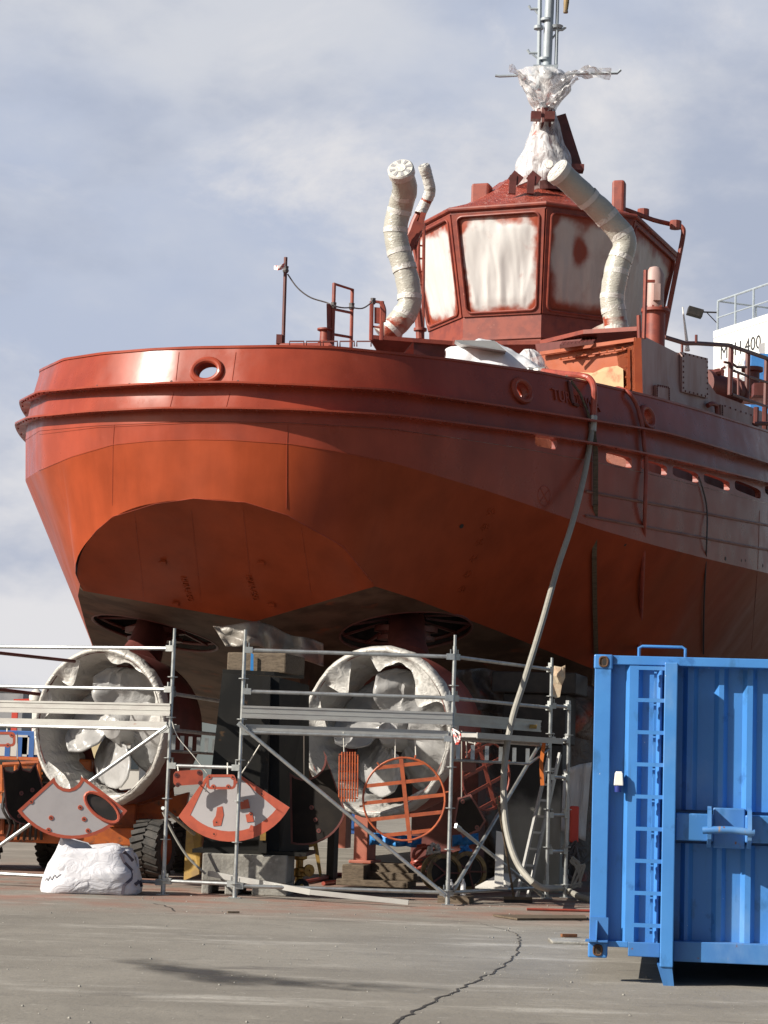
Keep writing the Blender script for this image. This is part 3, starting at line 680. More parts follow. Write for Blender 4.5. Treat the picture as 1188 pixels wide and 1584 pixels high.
# ------------------------------------------------------------------ thrusters
NA = R_(28); ND = V((-math.sin(NA), -math.cos(NA), 0))          # the way the nozzle mouth faces
NR = V((math.cos(NA), -math.sin(NA), 0)); NU = V((0, 0, 1))
def thruster(cx, cy, D, well, circ, seed, wide=1.0):
    c = P(cx, cy, D); R = 1.06 * wide
    ring_ = MB()
    prof = [(0, R * .96), (.02, R), (.0, R + .03), (-.3, R + .04), (-.8, R - .02), (-1.15, R - .09), (-1.17, R - .11), (-1.15, R - .13), (-.6, R - .09), (-.05, R - .035)]
    ring_.lathe(c, ND, prof + [prof[0]], 56)
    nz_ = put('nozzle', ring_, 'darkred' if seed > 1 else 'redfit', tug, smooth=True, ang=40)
    wr = MB(); rr = random.Random(seed); o1 = seed * 3.3
    def dsp(q, rd, t, h_):
        fold = .5 * math.sin(t * 23 + o1) + .5 * math.sin(t * 37 + 2 * o1)
        k_ = .12 + .88 * min(1, max(0, -h_) / .3); return rd * (.014 * nz(q, 3, o1) + k_ * .016 * fold + .005 * nz(q, 13, o1)) + ND * (.012 * nz(q, 4, o1 + 3) + .006 * nz(q, 15, o1))
    wr.lathe(c, ND, [(-.14, R + .055), (-.1, R + .058), (-.02, R + .05), (.02, R + .03), (.035, R + .0), (.025, R - .03), (-.03, R - .05), (-.12, R - .075), (-.25, R - .10), (-.4, R - .125), (-.6, R - .15), (-.85, R - .16)], 180, dsp)
    at = [(.05 if (p - c).dot(NU) > .8 * R else -.2) for p in wr.v]
    put('nozzle_wrap', wr, 'nozwrap', tug, nz_, smooth=True, ang=60, attr=at, label='white plastic film taped over the nozzle lip')
    fl = MB(); rows = []
    for i in range(7):
        f = i / 6; row = []
        for j in range(160):
            t_ = 2 * math.pi * j / 160; rd = NR * math.cos(t_) + NU * math.sin(t_); hang = max(0, nz((math.cos(t_) * 2.2, math.sin(t_) * 2.2, seed)) + .12) * .75 + .03
            q = c + rd * (R - .02 - f * hang * .55) + ND * (.045 - .10 * f - .04 * math.sin(f * 3) + .03 * nz((math.cos(t_) * 7, math.sin(t_) * 7, f * 2 + seed)) * f) - NU * (f * hang * .35)
            row.append(q + rd * (.02 * f * nz((t_ * 9, f * 2, seed))))
        rows.append(row)
    fl.grid(rows, closed=True); put('loose_film', fl, 'loosefilm', tug, nz_, smooth=True, ang=80, label='loose torn film hanging inside the nozzle lip')
    # wrapped propeller: hub and four broad blades
    hc = c + ND * -.62; pr = MB()
    pr.lathe(hc, ND, [(-.35, .02), (-.33, .2), (-.1, .25), (.15, .22), (.3, .15), (.36, .02)], 24, wrinkle(.02, 6, seed))
    prop = put('propeller', pr, 'propwrap', tug, smooth=True, label='propeller wrapped in grey film')
    for k in range(4):
        a0 = R_(38 + seed * 14 + 90 * k); mb = MB(); rows = []
        for i in range(21):
            f = i / 20; r = lerp(.16, R - .23, f); wd = .42 + .84 * math.sin(min(1, f * 1.02) * math.pi * .60) ** 1.0
            wd *= (1 if f < .9 else 1 - (f - .9) * 3.2)
            row = []
            for j in range(25):
                g = (j / 24 - .5); aa = a0 + g * wd / max(r, .35) * .95 + .15 * f
                tw = g * wd * .5 + .02 * math.sin(9 * f + 7 * g + k)
                q = hc + (NR * math.cos(aa) + NU * math.sin(aa)) * r + ND * (tw + .05 * nz((f * 3, g * 4, k), 1, seed) + .035 * (1 - abs(2.2 * nz((f * 1.2, g * 9, k * 1.7), 1, seed))) + .012 * nz((f * 12, g * 12, k)))
                row.append(q)
            rows.append(row)
        mb.grid(rows); put('blade', mb, 'propwrap', tug, prop, smooth=True, solid=.03)
    # leg from the well to the nozzle
    wc = S(well[0], well[1], zb(well[0], well[1])); topn = c + ND * -.88 + NU * (R - .1)
    lg = MB(); lg.tube([topn + NU * -.1, topn.lerp(wc, .5), wc + NU * .2], [.34, .27, .27], 24)
    lg.lathe(wc + NU * -.12, NU, [(0, .01), (0, .42), (.06, .42), (.06, .36), (.12, .36), (.12, .46), (.2, .46), (.2, .01)], 28)
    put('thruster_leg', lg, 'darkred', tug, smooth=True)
    gr = MB(); 
    for k in range(12):
        a = circ[(k * 40 // 12) % 40]; pa = wc + NU * .10
        gr.bar(pa.lerp(a, .30) + NU * .12, a + NU * .10, .055, .03)
    gr.tube([p + NU * .01 for p in circ], .022, 6, closed=True)
    gr.tube([wc.lerp(p, .99) + NU * .12 for p in circ], .03, 6, closed=True)
    put('well_spokes', gr, 'darkred', tug)
    return c
thruster(582, 1132, 29.6, wells[0], circs[0], 1, 1.04)
thruster(153, 1124, 31.6, wells[1], circs[1], 2, 1.04)

# ------------------------------------------------------------------ wheelhouse
WC = P(838, 420, 42); WC.z = 0; WD = 42.0 + 2.1
sc_ = 44.1 / F
wx = PX(821, 44.2, 9); wc0 = V((wx.x, wx.y, 0)); WY = R_(22.0); AW = V((math.sin(WY), math.cos(WY), 0)); TW = V((math.cos(WY), -math.sin(WY), 0))
def zpx(px, py, D): return P(px, py, D).z
zt = zpx(835, 327, 42.0); zbw = zpx(830, 487, 42.2); zbase = zpx(830, 524, 42.2)
def octo(R, z, fr=1.35, n=None):
    out = []
    for k in range(8):
        a = R_(-157.5 + 45 * k)                           # 0 = aft
        s = R * math.sin(a); u = -R * math.cos(a)
        if abs(a) > R_(100): u = u + fr
        elif abs(a) > R_(60): u = u
        out.append(wc0 + TW * s + AW * u + V((0, 0, z)))
    return out
RTp, RBt = 2.55, 2.12
Ot = octo(RTp, zt); Ob = octo(RBt, zbw); O0 = octo(RBt - .03, zbase - .7)
mb = MB()
mb.grid([O0, Ob], closed=True); wh = put('wheelhouse', mb, 'redfit', tug)
mb = MB(); ins = .12
Oti = octo(RTp - ins, zt); Obi = octo(RBt - ins, zbw)
mb.grid([Obi, Oti], closed=True)
put('wheelhouse_wall', mb, 'redfit', tug, wh)
order = list(range(8))
for k in range(8):                                          # face between corner k and k+1
    a, b = Ob[k], Ob[(k + 1) % 8]; c, d = Ot[(k + 1) % 8], Ot[k]
    ex = (b - a).normalized(); nrm = ex.cross((d - a).normalized()); mid = (a + b + c + d) / 4
    if (mid - wc0 - V((0, 0, mid.z))).dot(nrm) < 0: nrm = -nrm
    def FP(x, y, off=0): return a.lerp(b, x).lerp(d.lerp(c, x), y) + nrm * off
    fr = MB()
    loop = []
    W_ = (b - a).length; H_ = (d - a).length; mx, my = .11 / W_, .10 / H_
    def rr_(mx, my, cr, off):
        cx_, cy_ = cr / W_, cr / H_; pts = []
        for (qx, qy, a0) in ((1 - mx - cx_, my + cy_, -90), (1 - mx - cx_, 1 - my - cy_, 0), (mx + cx_, 1 - my - cy_, 90), (mx + cx_, my + cy_, 180)):
            for i in range(6):
                t = R_(a0 + 18 * i); pts.append(FP(qx + cx_ * math.cos(t), qy + cy_ * math.sin(t), off))
        return pts
    outer = rr_(.004, .004, .02, -.02); i0 = rr_(.004, .004, .02, .03); i1 = rr_(mx, my, .1, .03); i2 = rr_(mx, my, .1, -.03)
    fr.grid([outer, i0, i1, i2], closed=True)
    fr.tube(rr_(mx * .86, my * .8, .11, .045), .022, 6, closed=True)
    win = put('window_frame', fr, 'redfit', tug, wh, smooth=True, ang=40)
    cv = MB(); rows = []; at = []; n1, n2 = 48, 36
    for j in range(n2 + 1):
        row = []
        for i in range(n1 + 1):
            x = i / n1; y = j / n2; xx = lerp(mx * .9, 1 - mx * .9, x); yy = lerp(my * .8, 1 - my * .8, y)
            e = min(x, 1 - x, y * 1.1, (1 - y)) 
            bul = min(1, e * 7)
            xx_ = (x - .5) * (1.25 - .45 * y) + .06 * nz((x * 2, y * 2.5, k * 3.1)); fold = .8 * (1 - abs(2.2 * nz((xx_ * 4.5, y * .9, k * 2.7)))) + .22 * (1 - abs(2 * nz((xx_ * 12 + y * 2.5, y * 1.5, k * 1.3))))
            off = -.012 + bul * (.012 + .055 * fold * (.35 + .65 * (1 - y)) + .05 * nz((x * 3, y * 2, k * 5.)) + .012 * nz((x * 14, y * 3, k)))
            row.append(FP(xx, yy, off))
            sp = .42 * max(0, 1 - min(x, 1 - x) / .14) + .50 * max(0, 1 - (1 - y) / .18) + .40 * max(0, 1 - y / .15)
            if k == 4: sp += .55 * math.exp(-((x - .42) / .10) ** 2 - ((y - .62) / .16) ** 2) + .15 * max(0, 1 - y / .3)
            at.append(sp - .12)
        rows.append(row)
    cv.grid(rows)
    put('window_cover', cv, 'cover' if (nrm.dot(sdir) > .05) else 'cover_shade', tug, wh, smooth=True, ang=80, attr=at, label='white plastic window cover with red overspray at its edges')  # faces turned from the sun get a duller copy, shade put into its colour
# roof: eave tube, sprayed film, low dome
mb = MB()
eave = octo(RTp + .03, zt + .06); mb.grid([octo(RTp - .1, zt - .03), octo(RTp + .03, zt - .03), eave, octo(RTp - .1, zt + .12)], closed=True)
mb.tube([p + V((0, 0, .02)) for p in octo(RTp + .05, zt + .04)], .05, 10, closed=True)
put('eave', mb, 'redfit', tug, wh, smooth=True, ang=30)
mb = MB(); rows = []
for k, (rr, dz) in enumerate(((RTp + .05, .10), (RTp - .3, .25), (RTp - .8, .48), (RTp - 1.35, .80), (.8, 1.12), (.35, 1.25))):
    o8 = octo(rr, zt + dz, 1.35 * rr / RTp); row = []
    for i in range(8):
        for j in range(7):
            q = o8[i].lerp(o8[(i + 1) % 8], j / 7); row.append(q + V((0, 0, .05 * nz(q, 3) + .03 * nz(q, 8))))
    rows.append(row)
mb.grid(rows, closed=True); roof = put('roof', mb, 'roofwrap', tug, wh, smooth=True, ang=60)
def wbox(name, px0, py0, px1, py1, D, dep, m, par=None, bev=.02):
    a = P(px0, py1, D); b = P(px1, py0, D); mb = MB()
    ang = Matrix.Rotation(-TH, 3, 'Z'); c = (a + b) / 2 + AX * dep / 2
    mb.box(c, (abs(b.x - a.x), dep, abs(b.z - a.z)), ang); return put(name, mb, m, tug, par, bevel=bev)
wbox('light_box', 727, 283, 757, 318, 43.5, .35, 'redfit', wh, .05); wbox('light_box', 945, 278, 966, 335, 42.6, .25, 'redfit', wh, .05)
for px in (792, 820):                                       # two bent lifting lugs
    mb = MB(); D = 42.4; pts = [(px, 300), (px + 2, 272), (px + 13, 281)]
    mb.bar(P(*pts[0], D), P(*pts[1], D), .14, .1, (0, 1, 0)); mb.bar(P(pts[1][0] - 3, pts[1][1] - 2, D), P(*pts[2], D), .2, .07, (0, 1, 0)); put('lifting_lug', mb, 'darkred', tug, wh)
# pipe railing down the starboard corner of the wheelhouse
mb = MB(); D = 43.6
mb.tube(smoothpts([P(905, 312, 42.5), P(960, 322, 42.8), P(1010, 340, 43.2), P(1048, 349, D), P(1055, 352, D), P(1057, 362, D), P(1050, 400, D), P(1040, 450, D), P(1026, 522, D)], 4), .05, 8)
for px, py in ((995, 330), (1045, 348)): mb.lathe(P(px, py, 43.3) - V((0, 0, .08)), (0, 0, 1), [(0, .02), (0, .12), (.16, .12), (.16, .02)], 10)
put('grab_rail', mb, 'redfit', tug, wh, smooth=True)
# trunk base with plinth band and the platform edge around it
mb = MB(); mb.grid([octo(RBt + .02, zbase + .0), octo(RBt + .02, zbase + .06), octo(RBt - .05, zbase + .06)], closed=True); put('plinth', mb, 'redfit', tug, wh)

# ------------------------------------------------------------------ mast
mD = 43.2
mast = MB()
b0, b1 = P(842, 190, mD), P(853, -60, mD)
mast.tube([b0, b1], .095, 18)
for px, py in ((833, 33), (830, 94)): mast.lathe(P(px + 12, py, mD), (b1 - b0), [(0, .09), (0, .125), (.05, .125), (.05, .09)], 16)
mo = put('mast', mast, 'grey_paint', tug, smooth=True)
mb = MB(); mb.tube([P(833, 140, mD), P(836, -60, mD)], .045, 8); mb.lathe(P(833, 45, mD), (0, 0, 1), [(0, .02), (0, .1), (.06, .1), (.06, .02)], 12); put('antenna_pole', mb, 'grey_paint', tug, mo, smooth=True)
mb = MB(); mb.tube([P(860, 105, mD), P(864, -60, mD)], .035, 8)
mb.lathe(P(861.5, 44, mD), (0, 0, 1), [(0, .02), (0, .1), (.05, .13), (.08, .06), (.08, .02)], 12)
put('antenna_pole', mb, 'grey_paint', tug, mo, smooth=True)
mb = MB()
for a, b, c_ in (((838, 14), (821, 14), (818, 9)), ((836, 82), (819, 82), (816, 77)), ((852, 46), (870, 46), (875, 42)), ((845, 115), (773, 118), (766, 117)), ((850, 115), (955, 113), (960, 108))):
    mb = MB(); mb.tube([P(*a, mD), P(*b, mD), P(*c_, mD)], .03, 7); put('yardarm', mb, 'grey_paint', tug, mo, smooth=True)
for a, b in (((836, 26), (828, 16)), ((834, 92), (824, 84)), ((852, 62), (864, 48)), ((830, 135), (808, 122)), ((850, 140), (868, 130))): mb = MB(); mb.tube([P(*a, mD), P(*b, mD)], .022, 6); put('brace', mb, 'grey_paint', tug, mo, smooth=True)
mb = MB(); mb.prism([P(825, 100, mD - .3), P(864, 100, mD - .3), P(860, 108, mD - .3), P(829, 108, mD - .3)], (0, .6, 0)); mb.prism([P(832, 108, mD - .25), P(856, 108, mD - .25), P(852, 121, mD - .25), P(835, 121, mD - .25)], (0, .5, 0)); put('mast_bracket', mb, 'grey_paint', tug, mo)
mb = MB(); mb.tube([P(845, 300, mD), P(843, 170, mD)], [.42, .2], 16); mb.bar(P(862, 180, mD + .3), P(890, 268, mD + .3), .1, .35); mb.box(P(893, 261, mD), (.25, .3, .12)); put('mast_foot', mb, 'darkred', tug, mo)
mb = MB(); 
for px in (829, 850): mb.box(P(px, 180, mD - .42), (.2, .2, .16))
mb.bar(P(829, 179, mD - .46), P(850, 179, mD - .46), .05, .06); put('mast_clamp', mb, 'darkred', tug, mo)
mb = MB()                                                  # clear film round the mast foot
def film(rows_px, D, dep, seed, n=48, amp=.05):
    rows = []
    for (y, xl, xr) in rows_px:
        a, b = P(xl, y, D), P(xr, y, D); c = (a + b) / 2; rx = (b - a).length / 2; row = []
        for j in range(n):
            t = 2 * math.pi * j / n; q = c + (b - a).normalized() * (rx * math.cos(t)) + V((0, -math.sin(t) * min(rx, dep), 0))
            row.append(q + (q - c).normalized() * (amp * (nz(q, 3.2, seed) + .7 * math.sin(t * 9 + 4 * nz(q, 1.2, seed)) * .6)))
        rows.append(row)
    return rows
ys = [(170, 828, 858), (186, 828, 860), (205, 820, 866), (225, 813, 872), (245, 803, 882), (262, 795, 888), (278, 794, 893), (295, 800, 886)]
dense = []
for a, b in zip(ys, ys[1:]):
    for k in range(4): dense.append(tuple(lerp(a[i], b[i], k / 4) for i in range(3)))
mb.grid(film(dense, mD, .8, 2.0), closed=True); put('mast_film', mb, 'mastwrap', tug, mo, smooth=True, ang=80, label='clear plastic film round the mast foot')
mb = MB()
ys = [(112, 800, 866), (125, 806, 880), (140, 812, 880), (155, 818, 868), (166, 826, 858), (173, 829, 856)]
dense = []
for a, b in zip(ys, ys[1:]):
    for k in range(4): dense.append(tuple(lerp(a[i], b[i], k / 4) for i in range(3)))
mb.grid(film(dense, mD, .55, 8.0, 48, .07), closed=True)
def flap(pts, wd, seed, D=mD - .35):
    rows = []
    pp_ = smoothpts([P(x, y, D) for x, y in pts], 6)
    for i, p in enumerate(pp_):
        t = (pp_[min(i + 1, len(pp_) - 1)] - pp_[max(i - 1, 0)]).normalized(); u_ = V((0, 0, 1)) - t * t.z; u_.normalize()
        ww = wd * (.7 + .6 * nz(p, 2, seed)); rows.append([p + u_ * (ww * (j / 5 - .5)) + V((0, .10 * math.sin(j * 1.9 + i * .7) + .08 * nz(p, 6, j), 0)) for j in range(6)])
    return rows
mb.grid(flap([(836, 160), (820, 140), (808, 122), (795, 108), (787, 106)], .26, 1)); mb.grid(flap([(855, 150), (872, 128), (882, 116), (900, 112), (920, 112), (945, 114)], .28, 4)); mb.grid(flap([(848, 165), (865, 150), (880, 128), (893, 118)], .25, 6))
put('mast_film', mb, 'mastwrap', tug, mo, smooth=True, ang=80, label='loose clear film flapping from the yardarm')

# ------------------------------------------------------------------ wrapped exhausts
def exhaust(pts, D, r, seed, cap=True, m='wrap', low=3, nm='exhaust_pipe'):
    base = [P(x, y, d) for x, y, d in pts]; line = smoothpts(base, 8)
    rs = [r * (1 + .05 * nz(p, 3, seed)) for p in line]
    def dsp(q, rd, t): return rd * (r * .055 * nz(q, 3.5, seed) + r * .03 * nz(q, 11, seed) + r * .012 * math.sin(t * 90 + seed + 3 * nz(q, 4)))
    mb = MB(); mb.tube(line, rs, 28, True, disp=dsp)
    at = [(.30 if p.z < base[0].z + .35 else -.12) for p in mb.v]
    o = put(nm, mb, m, tug, smooth=True, ang=60, attr=at, label='exhaust pipe wrapped in pale film and tape')
    for f in (.08, .2, .3, .42, .5, .62, .74, .86):
        i = int(f * (len(line) - 2)); t = (line[i + 1] - line[i]).normalized()
        tp = MB(); tp.lathe(line[i], t + V((.1 * nz(line[i], 5), 0, .1)), [(-.045 - .02 * abs(nz(line[i], 9)), r * 1.035), (.045, r * 1.04)], 26, wrinkle(r * .03, 8, seed))
        if len(pts) > 4: put('tape', tp, 'capfilm', tug, o, smooth=True)
    if cap:
        e = line[-1]; t = (line[-1] - line[-3]).normalized()
        cp = MB(); cp.lathe(e, t, [(-.12, r * 1.1), (0, r * 1.12), (.03, r * 1.0), (.035, .001)], 28, wrinkle(r * .04, 7, seed)); x = t.cross(V((0, 0, 1))).normalized(); y = x.cross(t)
        c = put('end_cap', cp, 'capfilm', tug, o, smooth=True)
        hb_ = MB(); hb_.disc(e + t * .03, t, r * .45, .016, 18); put('cap_centre', hb_, 'capfilm', tug, o)
        gp = MB()
        for k in range(8):
            a = math.pi / 4 * k + .3; d_ = x * math.cos(a) + y * math.sin(a); d2 = x * math.cos(a + .33) + y * math.sin(a + .33)
            gp.prism([e + t * .037 + d_ * r * .3, e + t * .034 + d_ * r * .92, e + t * .034 + d2 * r * .92, e + t * .037 + d2 * r * .3], t * .004)
        put('end_mesh', gp, 'fargrey' if seed < 5 else 'capfilm', tug, o)
    return o
exhaust([(592, 522, 38.4), (615, 500, 38.4), (633, 470, 38.4), (628, 425, 38.4), (616, 385, 38.4), (612, 352, 38.4), (620, 318, 38.3), (626, 292, 38.0), (620, 262, 37.6)], 38, .215, 2)
exhaust([(955, 523, 37.6), (951, 490, 37.6), (947, 460, 37.6), (955, 415, 37.6), (966, 372, 37.6), (938, 335, 37.5), (905, 303, 37.3), (862, 264, 37.0)], 37, .21, 7)
exhaust([(650, 330, 39.0), (656, 318, 39.0), (665, 296, 38.9), (661, 274, 38.8), (656, 258, 38.7)], 39, .10, 3)
mb = MB(); mb.tube(smoothpts([P(x, y, 39.1) for x, y in ((650, 524), (648, 495), (644, 470), (634, 420), (632, 380), (640, 348), (652, 324))], 5), .075, 10); mb.lathe(P(650, 512, 39.1), (0, 0, 1), [(0, .07), (0, .12), (.05, .12), (.05, .07)], 12); put('drain_pipe', mb, 'redfit', tug, smooth=True)
mb = MB()
cpt = P(850, 255, 37.2); mb.disc(cpt, (-.3, -1, .1), .075, .05, 16); put('end_cap', mb, 'capfilm', tug)
exhaust([(905, 530, 37.9), (925, 517, 37.9), (945, 508, 37.9)], 38, .13, 6, False)
mb = MB(); mb.bar(P(640, 385, 38.9), P(655, 330, 38.9), .12, .1); mb.bar(P(620, 405, 38.8), P(650, 345, 38.8), .08, .2); put('exhaust_bracket', mb, 'redfit', tug)
mb = MB()
for px in (648, 656): mb.tube([P(px - 2, 528, 40), P(px, 345, 40)], .03, 6)
for k in range(8): mb.tube([P(646, 500 - k * 20, 40), P(656, 500 - k * 20, 40)], .018, 6)
put('wall_ladder', mb, 'redfit', tug)

# ------------------------------------------------------------------ boat deck, deckhouse
def poly(name, pix, dvec, m, par=None, bev=0, lab=None):
    mb = MB(); mb.prism([P(*p) for p in pix], dvec); return put(name, mb, m, tug, par, bevel=bev, label=lab)
zbd = P(573, 524, 37).z
mb = MB(); mb.prism([PX(573, 37, zbd), PX(700, 37.3, zbd), PX(835, 37, zbd), PX(902, 36, zbd), PX(985, 35.6, zbd), PX(1040, 46, zbd), PX(640, 46, zbd)], (0, 0, .07)); put('boat_deck', mb, 'redfit', tug)
mb = MB()
mb.prism([P(573, 526, 36.98), P(640, 527, 37.2), P(625, 545, 37.3), P(585, 545, 37.2)], (0, .1, 0)); put('deck_bracket', mb, 'darkred', tug); mb = MB(); mb.prism([P(640, 531, 37.2), P(700, 529, 37.4), P(690, 555, 37.4), P(640, 548, 37.2)], (0, .1, 0)); put('deck_bracket', mb, 'darkred', tug)
mb = MB(); mb.prism([P(828, 532, 36.98), P(900, 524, 36.0), P(892, 534, 36.1), P(850, 548, 36.7), P(832, 548, 36.9)], (0, .1, 0)); put('deck_bracket', mb, 'darkred', tug)
# aft deckhouse: lit aft face and shaded starboard face
ca = P(988, 523, 35.0); side_b = P(1230, 600, 43)
fa = [P(836, 545, 36.3), P(900, 533, 35.9), P(985, 523, 35.0), P(992, 760, 35.0), P(780, 800, 36.8), P(780, 560, 36.8)]
mb = MB(); mb.add(fa, [(0, 1, 2, 3, 4, 5)]); mb.prism(fa, AX * .06)
dh = put('deckhouse', mb, 'orangelit', tug)
mb = MB(); mb.bar(P(986, 523, 34.97), P(989, 640, 34.97), .12, .05, (0, 1, 0)); mb.bar(P(836, 547, 36.25), P(985, 525, 34.96), .05, .06); put('corner_post', mb, 'orangelit', tug, dh)
def FA(t, y, off=.02): 
    x = lerp(836, 985, t); D = lerp(36.3, 35.0, t); return P(x, y, D) - AX * off
mb = MB(); mb.prism([FA(.10, 603, .012), FA(.2, 589, .012), FA(.34, 584, .012), FA(.42, 576, .012), FA(.55, 577, .012), FA(.66, 569, .012), FA(.80, 566, .012), FA(.86, 571, .012), FA(.87, 630, .012), FA(.10, 630, .012)], -AX * .006)
put('primer_panel', mb, 'primer', tug, dh, label='access panel with bare cream primer patch')
mb = MB(); mb.bar(FA(.92, 540), FA(.92, 625), .04, .02, (0, 1, 0)); mb.bar(FA(.2, 556), FA(.9, 540), .04, .02)
for k in range(9): mb.box(FA(.22 + k * .08, 556 - k * 2.1, .035), (.035, .03, .035))
for k in range(5): mb.box(FA(.895, 552 + k * 16, .035), (.035, .03, .035))
put('panel_frame', mb, 'orangelit', tug, dh)
# starboard side plate, stepped top edge
def SD(px): return 35.0 + (px - 988) * .036
sp = [(988, 523), (998, 521), (1046, 545), (1090, 553), (1093, 563), (1096, 592), (1108, 609), (1188, 640), (1240, 660), (1240, 860), (992, 800)]
mb = MB(); mb.prism([P(x, y, SD(x)) for x, y in sp], V((-.04, .06, 0))); put('side_plate', mb, 'deckhouse', tug, dh)
def sidepanel(x0, y0, x1, y1, sl, nm='access_panel'):
    o_ = V((.05, -.07, 0)); mb = MB(); q = [P(x0, y0, SD(x0)), P(x1, y0 + sl, SD(x1)), P(x1, y1 + sl, SD(x1)), P(x0, y1, SD(x0))]
    mb.prism([p + o_ for p in q], -o_ * .9); e = put(nm, mb, 'deckhouse', tug, dh, bevel=.01)
    for a, b, n in ((q[0], q[1], 6), (q[1], q[2], 7), (q[2], q[3], 6), (q[3], q[0], 7)):
        for k in range(n):
            c = (a.lerp(b, (k + .5) / n)); c = c.lerp((q[0] + q[2]) / 2, .07) + o_; bl = MB(); bl.box(c, (.03, .03, .03)); put('bolt', bl, 'darkred', tug, e)
sidepanel(1050, 545, 1090, 607, 10); sidepanel(1010, 596, 1030, 622, 4); sidepanel(1110, 626, 1162, 650, 18)
mb = MB(); o_ = V((.08, -.12, 0)); mb.tube(smoothpts([P(1086, 629, SD(1090)) + o_, P(1093, 626, SD(1093)) + o_, P(1100, 630, SD(1100)) + o_, P(1101, 650, SD(1100)) + o_], 4), .045, 8); put('vent_pipe', mb, 'redfit', tug, smooth=True)
# vent cowl with bolted flange and the thin post in front of it
mb = MB(); c = P(1013, 525, 36.6); zt_ = P(1013, 483, 36.6).z - c.z
mb.lathe(c, (0, 0, 1), [(-.3, .01), (-.3, .17), (zt_, .17), (zt_, .24), (zt_ + .05, .24), (zt_ + .05, .18), (zt_ + .07, .01)], 24)
for k in range(10):
    a = 2 * math.pi * k / 10; mb.box(c + V((.21 * math.cos(a), .21 * math.sin(a), zt_ + .06)), (.035, .035, .04))
put('vent_cowl', mb, 'redfit', tug, smooth=True, ang=30)
mb = MB(); mb.tube([P(996, 524, 35.2), P(999, 418, 35.2)], .035, 8); mb.bar(P(999, 435, 35.2), P(1013, 435, 35.2), .05, .04); mb.tube([P(989, 524, 35.4), P(988, 488, 35.4)], .035, 8); put('stanchion', mb, 'redfit', tug)
mb = MB(); mb.lathe(P(1012, 478, 38.5), (0, 0, 1), [(0, .17), (.62, .17), (.75, .1), (.78, .01)], 18); mb.box(P(1016, 452, 38.3), (.12, .08, .3)); put('lamp_housing', mb, 'deckhouse', tug, smooth=True)
# grating outrigger above the lit face
mb = MB()
for k in range(9): mb.bar(P(868 + k * 6, 535 - k * .7, 35.6), P(874 + k * 6, 528 - k * .7, 36.6), .05, .03)
mb.bar(P(866, 537, 35.55), P(918, 530, 35.45), .03, .05); put('deck_grating', mb, 'darkred', tug)
# deck machinery behind the bulwark on the right
mb = MB(); D = 42.0
mb.lathe(P(1092, 595, 40.5), (1, .9, -.05), [(-.1, .01), (-.1, .28), (.05, .28), (.07, .25), (.7, .25), (.72, .28), (.85, .28), (.85, .01)], 24); mb.box(P(1106, 588, 41), (.3, .3, .35)); mb.tube(smoothpts([P(1098, 590, 40.5), P(1104, 578, 40.5), P(1114, 575, 40.5)], 4), .07, 8)
put('winch', mb, 'darkred', tug, smooth=True, ang=30)
mb = MB(); mb.lathe(P(1163, 610, 44), (0, 0, 1), [(0, .01), (0, .2), (.1, .2), (.12, .15), (.45, .15), (.47, .22), (.55, .22), (.57, .01)], 18); mb.box(P(1176, 604, 43.5), (.3, .3, .25)); put('bollard', mb, 'darkred', tug, smooth=True, ang=30)
mb = MB(); mb.box(P(1165, 608, 45.5), (1.2, .8, .35)); put('deck_hatch', mb, 'orangelit', tug)
def rl(pts, r=.035): mb.tube([P(*p) for p in pts], r, 7)
mb = MB()
rl([(1027, 521, 37), (1060, 531, 37.8), (1078, 531, 38.2), (1127, 534, 39.6), (1160, 545, 41), (1188, 555, 42.5)], .04)
rl([(1055, 528, 37.8), (1055, 545, 37.8)], .025); rl([(1077, 530, 38), (1077, 518, 38)], .025)
for px, py, D in ((1131, 536, 39.8), (1157, 545, 40.9), (1186, 555, 42.4)): rl([(px, py, D), (px - 2, py + 75, D)], .05)
rl([(1131, 572, 39.8), (1157, 582, 40.9), (1188, 592, 42.4)], .025); rl([(1132, 610, 39.8), (1188, 630, 42.4)], .03); rl([(1142, 578, 40.5), (1142, 614, 40.5)], .025)
rl([(1120, 560, 39.7), (1132, 562, 39.8), (1140, 568, 40), (1154, 568, 40.5)], .025); rl([(1117, 600, 41), (1117, 570, 41), (1122, 568, 41)], .03)
rl([(1169, 668, 39.5), (1170, 630, 39.5)], .05); rl([(1183, 668, 40), (1183, 630, 40)], .05); rl([(1166, 655, 39.4), (1200, 655, 40)], .04)
put('handrail', mb, 'darkred', tug, smooth=True)
mb = MB(); mb.tube([P(1063, 543, 38.4), P(1063, 533, 38.4), P(1056, 475, 38.4)], [.05, .03, .012], 6); put('whip_antenna', mb, 'white', tug)
# stern deck gear: mooring post ladder, bollards, flagpole
mb = MB(); D = 33
mb.tube([P(438, 531, D), P(442, 398, D)], .028, 8); put('flagpole', mb, 'darkred', tug)
mb = MB(); mb.box(P(432, 525, D), (.09, .09, .14)); put('deck_lug', mb, 'darkred', tug)
mb = MB(); mb.prism([P(427, 531, 33), P(510, 530, 32.6), P(520, 541, 32.4), P(427, 541, 33)], AX * .8)
put('deck_coaming', mb, 'redfit', tug)
mb = MB(); b = P(502, 531, D)
mb.lathe(b, (0, 0, 1), [(0, .01), (0, .11), (.04, .08), (.18, .075), (.2, .12), (.225, .12), (.235, .03), (.25, .01)], 18); put('bollard', mb, 'redfit', tug, smooth=True, ang=30)
mb = MB(); mb.tube([P(514, 536, D), P(517, 439, D), P(545, 448, D + .6), P(543, 538, D + .6)], .03, 8)
for y1, y2 in ((478, 484), (517, 522)): mb.tube([P(515, y1, D), P(544, y2, D + .6)], .022, 6)
put('gangway_frame', mb, 'redfit', tug)
